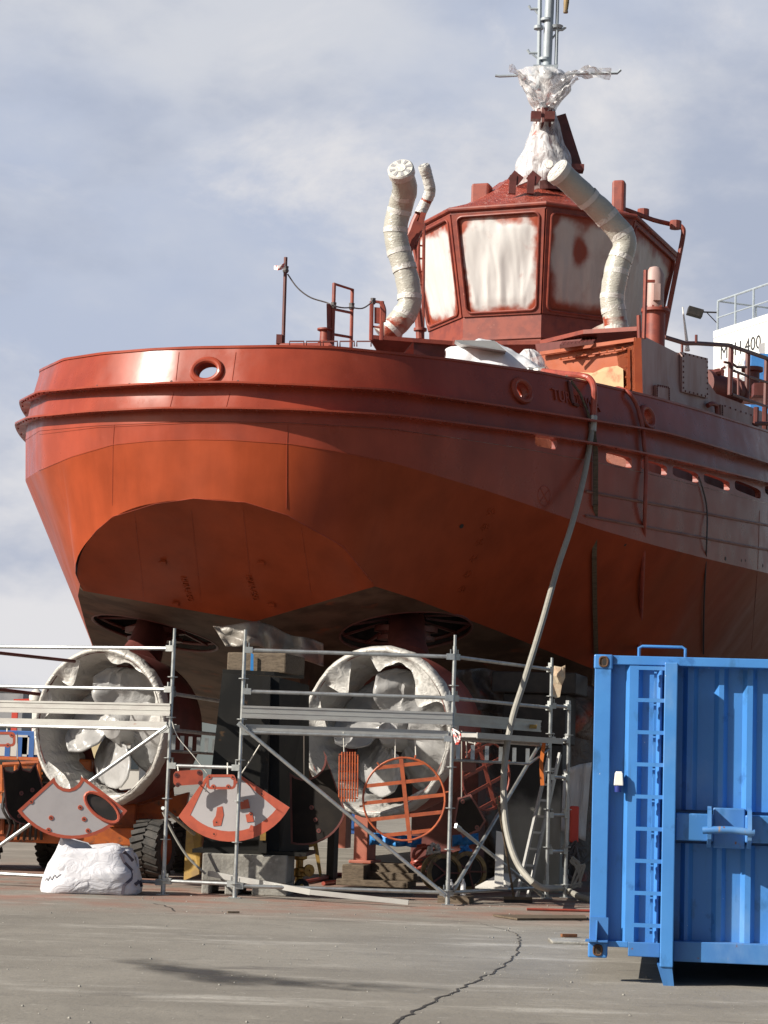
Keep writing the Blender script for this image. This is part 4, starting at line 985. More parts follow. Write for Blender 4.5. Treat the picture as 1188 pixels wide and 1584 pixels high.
mb = MB(); mb.prism([P(505, 470, D - .1), P(515, 470, D), P(514, 534, D), P(506, 530, D - .1)], (0, .05, 0)); put('deck_plate', mb, 'redfit', tug)
mb = MB()
for px in (574, 590): mb.tube([P(px, 526, 36), P(px + 1, 466, 36)], .035, 6)
mb.bar(P(576, 466, 36), P(591, 468, 36), .04, .04); mb.bar(P(576, 505, 36), P(591, 507, 36), .03, .03); mb.prism([P(579, 475, 36), P(590, 476, 36), P(589, 500, 36), P(579, 499, 36)], (0, .06, 0))
mb.tube(smoothpts([P(590, 468, 36), P(594, 480, 36), P(593, 498, 36)], 4), .04, 6); put('ladder_gate', mb, 'redfit', tug)
for k in range(5):
    mb = MB(); x = 448 + k * 26; mb.tube([P(x, 536, 32.5), P(x, 528, 32.5), P(x + 22, 528, 32.4), P(x + 22, 536, 32.4)], .012, 5); put('grab_handle', mb, 'darkred', tug)
ob = MB(); ob.tube(smoothpts([P(445, 424, 33), P(460, 445, 33), P(480, 460, 33), P(505, 468, 33), P(516, 473, 32.97), P(530, 476, 33.3), P(544, 476, 33.57), P(560, 477, 34.5), P(572, 470, 35.6), P(577, 463, 36)], 5), .012, 6)
for px, py, D in ((442, 417, 33), (516, 473, 33), (544, 474, 33.6), (577, 466, 36)): ob.lathe(P(px, py, D) - V((0, 0, .05)), (0, 0, 1), [(0, .035), (.03, .05), (.06, .04), (.1, .045)], 8)
put('mooring_rope', ob, 'rope', label='thin dark rope strung from flagpole to ladder gate', cat='rope')
mb = MB(); mb.grid([[P(441, 406, 32.95), P(436, 409, 32.9), P(430, 411, 32.9), P(424, 411, 32.95)], [P(441, 413, 32.95), P(436, 417, 32.92), P(430, 418, 32.9), P(424, 417, 32.95)]]); put('barrier_tape', mb, 'tape', label='scrap of red and white tape tied to the flagpole', cat='tape', solid=.006)

# wrapped deck equipment at the stern quarter, with a metal lid on it
rows = []; mb = MB()
D = 33.6
prof = [(690, 548), (700, 540), (712, 534), (725, 531), (745, 531), (768, 534), (790, 545), (815, 560), (840, 574)]
prof = [(lerp(a[0], b[0], k / 4), lerp(a[1], b[1], k / 4)) for a, b in zip(prof, prof[1:]) for k in range(4)] + [prof[-1]]
for (x, y) in prof:
    row = []
    for k in range(18):
        a = P(x, y, D); z0_ = P(x, 610, D).z; t = k / 17
        q = a + V((0, .9 * math.sin(t * math.pi / 2) ** 1 - .05, 0)) if False else V((a.x, a.y + 1.1 * (t - .5), lerp(z0_, a.z, math.sin(math.pi * t) ** .35)))
        row.append(q + V((.06 * nz(q, 4), .10 * (1 - abs(2 * nz(q, 2.0, 2))) + .02 * nz(q, 7, 2), .07 * (1 - abs(2 * nz(q, 2.2, 7))))))
    rows.append(row)
mb.grid(rows); put('covered_machinery', mb, 'sheetwhite', label='white plastic sheet over machinery on the aft deck, under a metal lid', cat='plastic cover', smooth=True, ang=70, solid=.01)
mb = MB(); mb.prism([P(704, 526, 33.2), P(765, 527, 33.2), P(783, 543, 33.0), P(713, 532, 33.0)], V((.0, .35, .012))); put('steel_sheet', mb, 'alu', label='flat grey metal sheet lying on the plastic covered machinery', cat='metal sheet')
mb = MB(); mb.grid(film([(541, 812, 822), (548, 803, 832), (560, 798, 840), (575, 796, 842)], 34.2, .3, 3, 24, .04), closed=True); put('loose_film', mb, 'mastwrap', label='crumpled clear film bundle beside the red hose coupling', cat='plastic film', smooth=True)

# ------------------------------------------------------------------ hoses over the side
def onhull(pix, off): 
    out = []
    for x, y in pix:
        h = hit(x, y)
        if h: out.append(h[0] + h[1] * off)
    return out
h1 = hit(916, 640); q = h1[0] + h1[1] * .20
mb = MB(); redp = smoothpts([P(838, 574, 33.2), P(870, 578, 32.6), P(898, 581, 31.9), P(912, 586, q.y + .2), P(919, 600, q.y), P(919, 622, q.y), P(917, 648, q.y)], 6)
hs = thing('air_hose', 'thick hose, red over the bulwark and grey down to the ground', 'hose', G(870, 1400))
mb.tube(redp, .048, 10); put('red_section', mb, 'hosered', hs, smooth=True)
mb = MB(); mb.lathe(P(838, 574, 33.2), (1, -.2, 0), [(-.25, .05), (-.2, .07), (-.12, .05), (-.05, .065), (.05, .065), (.06, .05)], 12); put('coupling', mb, 'alu', hs)
mb = MB(); e = P(916, 662, q.y)
gp = [P(917, 646, q.y), e, P(905, 730, q.y - .3), P(885, 810, q.y - .9), P(862, 880, q.y - 1.4), P(838, 965, 29.2), P(812, 1050, 28.4), P(793, 1110, 28), P(782, 1170, 27.8), P(779, 1230, 27.6), P(785, 1290, 27.4), P(803, 1340, 27.2), P(835, 1372, 27.2), G(870, 1388) + V((0, 0, .12)), V((G(905, 1396).x, G(905, 1396).y, .05)), V((G(960, 1400).x, G(960, 1400).y, .05))]
mb.tube(smoothpts(gp, 6), .041, 10); put('grey_section', mb, 'hosegrey', hs, smooth=True)
mb = MB(); mb.lathe(P(917, 655, q.y), (.05, 0, 1), [(-.12, .05), (-.11, .06), (.11, .06), (.12, .05)], 12); put('hose_clamp', mb, 'alu', hs)
mb = MB(); mb.tube([P(876, 582, 32.2)] + onhull([(880, 592), (893, 610), (905, 640), (911, 660)], .05), .02, 6); put('lashing', mb, 'wood', hs)
mb = MB(); mb.tube(smoothpts([P(950, 602, 33.2), P(958, 601, 32.7)] + onhull([(968, 610), (980, 630), (988, 660), (991, 690), (994, 720), (992, 800), (989, 900), (985, 1000)], .06) + [P(984, 1060, 31.5)], 5), .033, 8); put('dark_hose', mb, 'hosered', label='dark red hose hanging down the shaded hull side behind the blue container', cat='hose', smooth=True)
mb = MB(); pts = onhull([(912, 655), (917, 700), (917, 780), (916, 860), (917, 940), (919, 1010)], .05) + [P(919, 1060, 31)]
for a, b in zip(pts, pts[1:]): mb.bar(a, b, .07, .03, (0, 1, 0))
put('webbing_strap', mb, 'wood', label='flat brown strap hanging straight down the hull beside the grey hose', cat='strap')
mb = MB(); mb.tube(smoothpts(onhull([(1078, 738), (1084, 755), (1091, 790), (1090, 850), (1087, 930), (1086, 1010)], .03), 4), .014, 6); put('thin_cable', mb, 'cable', label='thin dark cable hanging from the freeing ports on the right', cat='cable')
mb = MB(); mb.tube(onhull([(878, 590), (880, 605), (884, 625)], .03), .03, 6); mb.tube(onhull([(884, 625), (892, 628)], .03), .025, 6); put('hull_bracket', mb, 'darkred', tug)

# ------------------------------------------------------------------ crane hook at the top of the frame
mb = MB(); D = 30
mb.tube([P(880, -1500, D), P(880, -80, D), P(877, -10, D), P(876, 4, D), P(875, 17, D)], [.02, .02, .035, .04, .03], 10); mb.tube([P(875, 17, D), P(875, 20, D)], .034, 10); put('hanging_rope_end', mb, 'hook', label='brown tapered rope end hanging beside the mast top', cat='rope', smooth=True)
# ------------------------------------------------------------------ scaffold
sca = thing('scaffold', 'galvanised tube scaffold with deck boards under the tug stern', 'scaffold', G(363, 1385))
SB = {}
def base(px, D): return PX(px, D, 0)
A_ = base(252, 27.4); B_ = base(363, 27.2); C_ = base(692, 27.2); E_ = base(845, 29.5); F_ = base(874, 29.9); Z_ = base(-92, 28.6); K2 = base(342, 30.2)
def standard(p, h, start=0.0):
    mb = MB(); mb.tube([p + V((0, 0, start + .06)), p + V((0, 0, h))], .0242, 12)
    mb.tube([p + V((0, 0, start + .0)), p + V((0, 0, start + .3))], .03, 12); mb.tube([p + V((0, 0, h - .02)), p + V((0, 0, h + .14))], .018, 10)
    if start == 0: mb.tube([p, p + V((0, 0, .12))], .018, 8); mb.box(p + V((0, 0, .006)), (.15, .15, .01))
    st = put('standard', mb, 'steel', sca, smooth=True)
    z = .17
    while z < h: mb = MB(); mb.lathe(p + V((0, 0, z + start)), (0, 0, 1), [(0, .024), (0, .064), (.010, .064), (.010, .024)], 14); z += .5; put('rosette', mb, 'steel', sca, st)
for p, h in ((A_, 3.14), (B_, 3.14), (C_, 3.16), (E_, 3.05), (Z_, 3.1)): standard(p, h)
standard(F_, 2.5); standard(K2, 1.9)
def ledger(a, b, z, r=.0242, m='steel'):
    mb = MB(); d = (b - a).normalized(); u = V((0, 0, z)); mb.tube([a + u + d * .04, b + u - d * .04], r, 10)
    for e, s in ((a, 1), (b, -1)):
        c = e + u + d * (s * .05); mb.box(c, (.10, .055, .075), d.to_track_quat('X', 'Z').to_matrix()); mb.box(c + V((0, 0, .03)) , (.012, .05, .12), d.to_track_quat('X', 'Z').to_matrix())
    put('ledger', mb, m, sca, smooth=True)
for a, b, zs in ((Z_, A_, (.15, 2.02, 2.52, 3.03)), (A_, B_, (1.58,)), (A_, B_, (.17,)), (B_, C_, (.15, 2.02, 2.52, 3.03)), (C_, E_, (.15, 2.02, 2.52, 3.03)), (A_, K2, (2.02, 2.47)), (E_, F_, (.62, 1.1, 1.6, 2.1, 2.55))):
    for z in zs: ledger(a, b, z)
def brace(p, q):
    mb = MB(); mb.tube([p, q], .0242, 10)
    for e, o in ((p, q), (q, p)):
        d = (o - e).normalized(); mb.bar(e - d * .02, e + d * .12, .03, .055)
    put('diagonal_brace', mb, 'steel', sca, smooth=True)
brace(P(370, 1120, 27.1), P(688, 1384, 27.05)); brace(P(258, 1124, 27.25), P(-90, 1372, 28.4))
brace(P(838, 1146, 29.4), P(702, 1376, 27.25)); brace(P(706, 1278, 27.3), P(838, 1384, 29.45))
mb = MB(); mb.tube([P(252, 1250, 27.6), P(300, 1290, 29)], .024, 8); put('diagonal_brace', mb, 'steel', sca)
def deck(a, b, side, n=2, z=2.07):
    d = (b - a).normalized(); L_ = (b - a).length
    for k in range(n):
        o = side * (.02 + .32 * k); p = a + o + d * .05 + V((0, 0, z)); q = b + o - d * .05 + V((0, 0, z)); sd = side.normalized()
        mb = MB(); mb.bar(p + sd * .15, q + sd * .15, .30, .05)
        mb.bar(p + V((0, 0, .005)), q + V((0, 0, .005)), .012, .085); mb.bar(p + sd * .3, q + sd * .3, .012, .07)
        put('deck_board', mb, 'alu', sca)
    p = a + V((0, 0, z + .19)) - side * .045; q = b + V((0, 0, z + .19)) - side * .045
    mb = MB(); mb.bar(p, q, .018, .13); mb.bar(p + V((0, 0, .07)), q + V((0, 0, .07)), .04, .025); mb.bar(p - V((0, 0, .06)), q - V((0, 0, .06)), .04, .02); mb.bar(p + V((0, 0, .0)), q, .03, .012)
    put('toe_board', mb, 'alu', sca)
nB = V((.1, .995, 0))
deck(Z_, A_, nB * .98, 2); deck(B_, C_, nB * .98, 2)
dS = (E_ - C_).normalized(); nS = V((dS.y, -dS.x, 0))
deck(C_, E_.lerp(C_, .08), nS * .98, 1)
# lattice bearers under the side decks
def lattice(a, b, z):
    d = (b - a).normalized(); mb = MB(); u = V((0, 0, z)); mb.tube([a + u - V((0, 0, .22)), a.lerp(b, .78) + u - V((0, 0, .22)), b + u], .018, 8)
    for k in range(6): 
        c = a.lerp(b, .06 + .14 * k) + u; mb.bar(c - V((0, 0, .2)), c - V((0, 0, .02)), .05, .012, (0, 1, 0))
    put('lattice_bearer', mb, 'steel', sca)
lattice(C_, E_, 1.98); lattice(A_, K2, 1.98)
mb = MB(); mb.tube([P(-20, 1008, 30.4), P(116, 1023, 31.6)], .024, 8); mb.tube([P(-20, 1064, 30.4), P(62, 1074, 30.9)], .024, 8); put('rear_ledger', mb, 'darkred', sca)
mb = MB(); mb.box(P(808, 1124, 29.3), (.35, .5, .05)); put('yellow_board', mb, 'yellow', sca)
mb = MB()
for k in range(8): mb.tube([P(701, 1130, 27.1), P(704 + k, 1146 + 3 * (k % 3), 27.05)], .012, 5)
mb.tube(smoothpts([P(700, 1128, 27.1), P(712, 1136, 27.05), P(708, 1150, 27.05), P(703, 1140, 27.05)], 4), .014, 6); put('barrier_tape', mb, 'tape', label='red and white tape knotted on a scaffold upright above the round grating', cat='tape')
mb = MB(); q = [P(842, 1146, 29.2), P(837, 1180, 29.2), P(839, 1215, 29.2)]; 
for a, b in zip(q, q[1:]): mb.bar(a, b, .05, .015, (0, 1, 0))
put('orange_strap', mb, 'orangetape', label='orange lashing strap hanging on the rear scaffold upright', cat='strap')
mb = MB(); mb.grid([[P(857, 1030, 29.6), P(868, 1032, 29.6), P(874, 1029, 29.6)], [P(856, 1045, 29.58), P(867, 1046, 29.55), P(874, 1048, 29.6)], [P(855, 1057, 29.6), P(862, 1058, 29.6), P(869, 1060, 29.6)], [P(853, 1076, 29.55), P(860, 1080, 29.6), P(866, 1078, 29.6)]]); put('torn_sheet', mb, 'paper', label='torn pale sheet hanging from the end of the top scaffold tube', cat='sheet', solid=.01)

# ------------------------------------------------------------------ plates and gratings hung on the scaffold
CORDS = 'primed steel covers hung to dry on the scaffold'
def planepts(c, pix, D, yaw=0.0, tilt=0.0):
    """photo pixels put on one flat plate standing at depth D, turned by yaw"""
    nrm = V((math.sin(yaw), -math.cos(yaw), tilt)); c0 = P(c[0], c[1], D); out = []
    for x, y in pix:
        d = ray(x, y); t = (c0 - CP).dot(nrm) / d.dot(nrm); out.append(CP + d * t)
    return out, nrm.normalized()
def arcpix(a, m, b, n=12):
    """circular arc through three photo points"""
    (ax, ay), (bx, by), (cx, cy) = a, m, b; d = 2 * (ax * (by - cy) + bx * (cy - ay) + cx * (ay - by))
    ux = ((ax * ax + ay * ay) * (by - cy) + (bx * bx + by * by) * (cy - ay) + (cx * cx + cy * cy) * (ay - by)) / d
    uy = ((ax * ax + ay * ay) * (cx - bx) + (bx * bx + by * by) * (ax - cx) + (cx * cx + cy * cy) * (bx - ax)) / d
    r = math.hypot(ax - ux, ay - uy); t0 = math.atan2(ay - uy, ax - ux); t1 = math.atan2(by - uy, bx - ux); t2 = math.atan2(cy - uy, cx - ux)
    while t1 - t0 > math.pi: t1 -= 2 * math.pi
    while t1 - t0 < -math.pi: t1 += 2 * math.pi
    while t2 - t1 > math.pi: t2 -= 2 * math.pi
    while t2 - t1 < -math.pi: t2 += 2 * math.pi
    return [(ux + r * math.cos(lerp(t0, t2, k / n)), uy + r * math.sin(lerp(t0, t2, k / n))) for k in range(n + 1)]
def shrink(pix, k, c=None):
    n = len(pix); out = []
    ar = sum(pix[i][0] * pix[(i + 1) % n][1] - pix[(i + 1) % n][0] * pix[i][1] for i in range(n)); sg = 1 if ar > 0 else -1
    for i in range(n):
        (x0, y0), (x1, y1), (x2, y2) = pix[i - 1], pix[i], pix[(i + 1) % n]
        def nn(ax, ay, bx, by):
            l = math.hypot(bx - ax, by - ay) or 1; return (-(by - ay) / l * sg, (bx - ax) / l * sg)
        n1 = nn(x0, y0, x1, y1); n2 = nn(x1, y1, x2, y2); mx, my = n1[0] + n2[0], n1[1] + n2[1]; l = mx * mx + my * my
        f = 2 / max(l, .7); kk = k[i] if isinstance(k, (list, tuple)) else k
        out.append((x1 + mx * f * kk, y1 + my * f * kk))
    return out
def plate(name, label, pix, D, yaw, m, edge, dots, cords, patches=(), group=CORDS, hole=None, em='plateedge', cat='steel cover', tilt=0.0):
    cx = sum(p[0] for p in pix) / len(pix); cy = sum(p[1] for p in pix) / len(pix)
    w_, nrm = planepts((cx, cy), pix, D, yaw, tilt); low_ = min(w_, key=lambda p: p.z); t = thing(name, label, cat, V((low_.x, low_.y, low_.z)), group)
    if nrm.y > 0: nrm = -nrm
    mb = MB(); mb.prism(w_, -nrm * .012); put('sheet', mb, m, t)
    pl = lambda pts: planepts((cx, cy), pts, D, yaw, tilt)[0]
    if edge:
        inn = shrink(pix, edge); a = [p + nrm * .003 for p in pl(pix)]; b = [p + nrm * .003 for p in pl(inn)]
        mb = MB(); mb.grid([a, b], closed=True); put('painted_edge', mb, em, t, solid=.002)
    for i, pt in enumerate(patches):
        mb = MB(); mb.prism([p + nrm * (.003 + .0006 * i) for p in pl(pt)], nrm * .003); put('paint_patch', mb, em, t)
    if hole:
        hp = pl(hole); mb = MB(); mb.prism([p + nrm * .001 for p in hp], nrm * .004); put('opening', mb, 'dark', t)
        mb = MB(); mb.tube([p + nrm * .006 for p in hp], .022, 6, closed=True); put('opening_rim', mb, em, t)
    for (x, y) in dots:
        p = pl([(x, y)])[0]; mb = MB(); mb.lathe(p, nrm, [(0, .0001), (.006, .0001), (.007, .028), (0, .03)], 12); sp_ = put('painted_spot', mb, em, t)
        mb = MB(); mb.disc(p + nrm * .004, nrm, .010, .006, 8); put('bolt_hole', mb, 'dark', t, sp_)
    mb = MB()
    for (x0, y0, x1, y1, D1) in cords: mb.tube([P(x0, y0, D1), P(x0 * .5 + x1 * .5, y0 * .5 + y1 * .5, (D + D1) / 2) - V((0, 0, .005)), pl([(x1, y1)])[0]], .008, 5)
    if cords: put('hanging_cord', mb, 'string', t)
    return t
# grey sector with an opening, leaning left
p1 = arcpix((84, 1202), (103, 1220), (126, 1199), 8) + [(197, 1254)] + arcpix((197, 1254), (123, 1297), (27, 1254), 16)[1:]
ell = [(158 + 26 * math.cos(a) + 4 * math.sin(a), 1249 + 12 * math.cos(a) + 20 * math.sin(a)) for a in [2 * math.pi * k / 22 for k in range(22)]]
plate('sector_plate', 'grey steel sector with red edge and an oval opening, above the white bag', p1, 27.0, .12, 'greyplate', 5, [(79, 1265), (75, 1284), (124, 1249), (130, 1267), (136, 1285), (48, 1240)], [(126, 1199, 130, 1204, 27)], hole=ell)
p2 = arcpix((320, 1200), (345, 1217), (370, 1198), 8) + [(448, 1249)] + arcpix((448, 1249), (360, 1302), (276, 1263), 16)[1:]
n2 = len(p2); ed = [4] * 9 + [14] + [16] * (n2 - 11) + [14]
plate('sector_plate', 'grey steel sector with broad red paint rim, second from left', p2, 27.35, -.1, 'greyplate', ed, [(335, 1272), (388, 1260), (331, 1290), (405, 1228)], [(318, 1225, 322, 1198, 27.3), (402, 1152, 372, 1199, 27.2)],
      patches=[[(336, 1249), (344, 1247), (346, 1260), (342, 1277), (330, 1278), (329, 1270), (334, 1262)], [(371, 1240), (384, 1236), (387, 1250), (373, 1252)], [(380, 1260), (390, 1258), (393, 1271), (382, 1272)], [(388, 1276), (397, 1279), (396, 1286), (384, 1285)]])
p3 = arcpix((4, 1184), (14, 1194), (27, 1172), 5) + [(36, 1190), (46, 1193), (55, 1180), (70, 1230), (62, 1270)] + arcpix((42, 1276), (20, 1268), (8, 1240), 6)
plate('sector_plate', 'steel sector with shade painted into its dark colour, at the left edge', p3, 28.6, .5, 'plate_shade', 2, [(33, 1227), (50, 1222), (30, 1262)], [(27, 1135, 27, 1173, 28.4)], em='darkred')
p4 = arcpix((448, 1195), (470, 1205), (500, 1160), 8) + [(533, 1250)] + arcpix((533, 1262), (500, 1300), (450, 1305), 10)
plate('sector_plate', 'steel sector with dark red spots, shade painted as black, beside the right nozzle', p4, 28.2, -.2, 'plate_shade', 3, [(482, 1249), (488, 1268), (493, 1285)], [(470, 1133, 470, 1204, 27.3)], em='darkred')
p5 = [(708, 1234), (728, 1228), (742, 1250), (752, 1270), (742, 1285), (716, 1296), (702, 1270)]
plate('sector_plate', 'curved plate with dark red edge, shade painted into its colour, right of the front scaffold upright', p5, 28.4, -.3, 'plate_shade', 3, [(716, 1240), (738, 1280)], [(714, 1131, 714, 1233, 28)], em='darkred')
def rrect(x0, y0, x1, y1, r, sl=0.0):
    out = []
    for cx, cy, a in ((x1 - r, y0 + r, -90), (x1 - r, y1 - r, 0), (x0 + r, y1 - r, 90), (x0 + r, y0 + r, 180)):
        for k in range(5):
            t = R_(a + 22.5 * k); x = cx + r * math.cos(t); y = cy + r * math.sin(t); out.append((x, y + sl * (x - x0)))
    return out
plate('cover_plate', 'small rounded red cover plate hanging left of the pale one', rrect(268, 1193, 314, 1216, 7, -.07), 27.2, .1, 'plateedge', 0, [(273, 1199), (308, 1195), (310, 1211), (275, 1214)], [(275, 1186, 276, 1193, 27.3)], em='darkred')
plate('cover_plate', 'small rounded pale plate with red rim over the second sector', rrect(319, 1198, 365, 1221, 7, .0), 27.15, .0, 'greyplate', 4, [(324, 1202), (360, 1202), (330, 1217), (353, 1217)], [(352, 1180, 352, 1198, 27.25)])
plate('cover_plate', 'small rounded pale plate with red rim at the left edge', rrect(-16, 1132, 24, 1155, 7, .0), 28.2, .0, 'greyplate', 4, [(18, 1137), (12, 1153)], [(11, 1126, 11, 1132, 28.3)])
plate('cover_plate', 'small square dull red plate hanging on two cords behind the upright', rrect(715, 1172, 736, 1195, 5), 27.8, -.3, 'darkred', 0, [], [(721, 1146, 722, 1172, 27.8), (735, 1148, 730, 1172, 27.8)])
# rectangular bar grille
t = thing('bar_grille', 'rectangular red bar grille with cut corners hung inside the right nozzle mouth', 'grille', P(540, 1242, 27.2), CORDS); D = 27.2
mb = MB()
for k in range(8):
    x = 525 + k * 4.1; y0 = 1163 + (6 if k in (0, 7) else 0); y1 = 1240 - (7 if k in (0, 7) else 0); mb.tube([P(x, y0, D), P(x - .5, y1, D)], .009, 6)
put('bar', mb, 'grate', t)
mb = MB()
for y in (1167, 1180, 1193, 1207, 1221, 1234): mb.tube([P(524, y, D + .01), P(554, y + 1, D + .01)], .009, 6)
put('cross_bar', mb, 'grate', t)
mb = MB(); mb.tube([P(531, 1132, D), P(532, 1163, D)], .007, 5); put('hanging_cord', mb, 'string', t)
# round gratings
def roundgrate(label, cx, cy, rx, ry, D, n, rot, cords, m, seg=(1,)):
    t = thing('round_grating', label, 'grating', P(cx, cy + ry, D), CORDS)
    yaw = math.acos(min(1, rx / ry)); e1 = V((math.cos(yaw), math.sin(yaw), 0)); e2 = V((0, 0, 1)); c = P(cx, cy, D); R = ry * D / F
    f = lambda a, b: c + (e1 * (a * math.cos(rot) - b * math.sin(rot)) + e2 * (a * math.sin(rot) + b * math.cos(rot))) * R
    mb = MB(); mb.tube([f(math.cos(2 * math.pi * k / 40), math.sin(2 * math.pi * k / 40)) for k in range(40)], .014, 7, closed=True); put('rim', mb, m, t, smooth=True)
    mb = MB()
    for k in range(n):
        y = lerp(-.82, .82, k / (n - 1)); x = math.sqrt(1 - y * y); mb.bar(f(-x, y), f(x, y), .012, .045)
    put('slat', mb, m, t)
    mb = MB(); mb.bar(f(.03, -1.06), f(.03, 1.03), .05, .02, (0, 1, 0)); put('spine', mb, m, t)
    mb = MB()
    for a in (.05, 1.2, 2.1, 3.2): mb.tube([f(math.cos(a), math.sin(a)), f(1.1 * math.cos(a), 1.1 * math.sin(a))], .012, 6)
    put('lug', mb, m, t)
    mb = MB()
    for (x0, y0, x1, y1) in cords: mb.tube([P(x0, y0, D), P(x1, y1, D)], .009, 5)
    put('hanging_cord', mb, 'string', t); return t
roundgrate('round orange-red grating with five slats, hung in sunlight before the right nozzle', 625, 1236, 63, 63, 27.25, 5, R_(8), [(612, 1134, 611, 1175), (642, 1134, 643, 1168)], 'grate')
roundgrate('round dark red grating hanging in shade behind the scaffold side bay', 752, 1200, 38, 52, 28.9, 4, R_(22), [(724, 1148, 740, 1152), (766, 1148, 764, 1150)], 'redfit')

# ------------------------------------------------------------------ white bulk bag
t = thing('bulk_bag', 'white woven bulk bag with dark straps slumped on the ground', 'bag', G(143, 1386))
c = G(143, 1381); D = c.y; sc = D / F
outl = [(0, .59, .44), (.03, .61, .47), (.10, .61, .47), (.18, .59, .46), (.24, .575, .44), (.28, .57, .43), (.34, .545, .41), (.42, .52, .38), (.50, .50, .36), (.555, .485, .34), (.56, .44, .3), (.53, .30, .2), (.50, .15, .1)]
rows = []; mb = MB()
hgt = lambda t_: 1 + .10 * math.cos(t_ - math.pi) + .12 * max(0, -math.cos(t_)) * .9
for (z, rx, ry) in outl:
    row = []
    for k in range(64):
        t_ = 2 * math.pi * k / 64; ct, st = math.cos(t_), math.sin(t_); p_ = 2 / 4.0
        x = rx * math.copysign(abs(ct) ** p_, ct); y = ry * math.copysign(abs(st) ** p_, st)
        lean = .10 * (1 - z / .6)
        q = c + V((x * (1.0) - .02, y, z * (1.0 + .20 * (max(0, -ct) ** 2) - .02 * max(0, ct) + .05 * math.sin(5 * t_ + 1))))
        f = (.2 + .8 * min(1, z / .3)); q += V((.02 * nz(q, 3.5, 1) + .1 * (z / .6) * max(0, -ct), .05 * (1 - abs(2.2 * nz((q.x * 2.2, q.y, q.z * 4.5), 1, 2))) * (1.2 - z) + .012 * nz(q, 9, 4) + .022 * math.sin(17 * z + 7 * nz(q, 1.8)) * (1 - z), .04 * nz(q, 3, 3) * f))
        if z == 0: q.z = .004
        row.append(q)
    rows.append(row)
rows.append([sum(rows[-1], V()) / 64 + V((0, 0, -.03))] * 64)
mb.grid(rows, closed=True); put('sack', mb, 'bag', t, smooth=True, ang=80); bt = BVHTree.FromPolygons(mb.v, mb.f)
for a, b, h_ in (((92, 1308), (112, 1306), 1297), ((196, 1330), (214, 1336), 1322)):
    mb = MB(); mb.tube(smoothpts([P(a[0], a[1] + 6, D - .1), P(lerp(a[0], b[0], .2), h_, D), P(lerp(a[0], b[0], .8), h_ + 1, D + .05), P(b[0], b[1] + 6, D + .1)], 5), .016, 6); put('lifting_loop', mb, 'bag', t, smooth=True)
for x0, x1 in ((100, 84), (176, 181)):
    pass
def onbag(pix, r, nm, m):
    pts = []
    for x, y in pix:
        h = hit(x, y, bt)
        if h: pts.append(h[0] + h[1] * .01)
    if len(pts) < 2: return
    m_ = MB()
    for a, b in zip(pts, pts[1:]): m_.bar(a, b, r, .012, (0, 1, 0))
    put(nm, m_, m, t)
onbag([(186, 1320), (192, 1335), (203, 1347), (202, 1360), (191, 1370), (189, 1383)], .035, 'lifting_strap', 'strap'); onbag([(190, 1318), (204, 1332), (218, 1343)], .05, 'lifting_strap', 'strap')
onbag([(208, 1368), (214, 1363), (217, 1371)], .05, 'lifting_strap', 'strap')
onbag([(70, 1362), (73, 1358), (74, 1362), (78, 1355), (80, 1361), (85, 1353), (87, 1358), (94, 1352)], .0035, 'lettering', 'greyletter')

# ------------------------------------------------------------------ blue container
CY = R_(7.5); cw = V((math.cos(CY), -math.sin(CY), 0)); cb = V((math.sin(CY), math.cos(CY), 0))
c0 = PX(910, 17.3, 0); D = c0.y
con = thing('container', 'blue roll-off steel container with ladder rungs and a pulling hook', 'container', c0)
rotc = Matrix((cw, cb, V((0, 0, 1)))).transposed()
ZT = P(922, 1012, 17.3).z; ZB = P(910, 1481, 17.3).z; WID = 2.35
def CX(px): return (PX(px, 17.3, 1.4) - PX(914, 17.3, 1.4)).x / math.cos(CY)
def Cp(x, y, z): return c0 + cw * x + cb * y + V((0, 0, z))
tilt = (P(922, 1012, 17.3).x - P(910, 1481, 17.3).x) * 0
def cbox(x0, x1, y0, y1, z0, z1, nm, m='blue', bev=.006, par=None, mb=None):
    b_ = mb or MB(); b_.box(Cp((x0 + x1) / 2, (y0 + y1) / 2, (z0 + z1) / 2), (x1 - x0, y1 - y0, z1 - z0), rotc)
    if mb is None: return put(nm, b_, m, con, par, bevel=bev)
PX1, PX2 = CX(1021), CX(1041); LEN = 6.0
XR = WID
# end wall panels, corrugated
def corr(x0, x1, y, z0, z1, ribs, depth, nm):
    """ribs: list of (start, end) that stand proud; flat valleys between"""
    prof = [(x0, y)]
    for a, b in ribs: prof += [(a, y), (a + .035, y - depth), (b - .035, y - depth), (b, y)]
    prof.append((x1, y)); mb = MB(); mb.grid([[Cp(x, yy, z0) for x, yy in prof], [Cp(x, yy, z1) for x, yy in prof]]); return put(nm, mb, 'blue', con, solid=.003)
corr(.10, PX1, .085, ZB + .12, ZT - .07, [(CX(965) - .02, CX(984) + .02), (CX(1010), CX(1022))], .055, 'end_wall')
x2 = PX2
ribsx = [(CX(1098), CX(1119)), (CX(1141), CX(1163)), (CX(1184), CX(1206)), (CX(1228), CX(1250))]
corr(x2, XR - .1, .19, 1.34, ZT - .07, [(CX(1051) - .005, CX(1073))] + ribsx, .05, 'end_wall'); corr(x2, XR - .1, .19, ZB + .12, 1.08, [(CX(1051) - .005, CX(1069))] + ribsx, .05, 'end_wall')
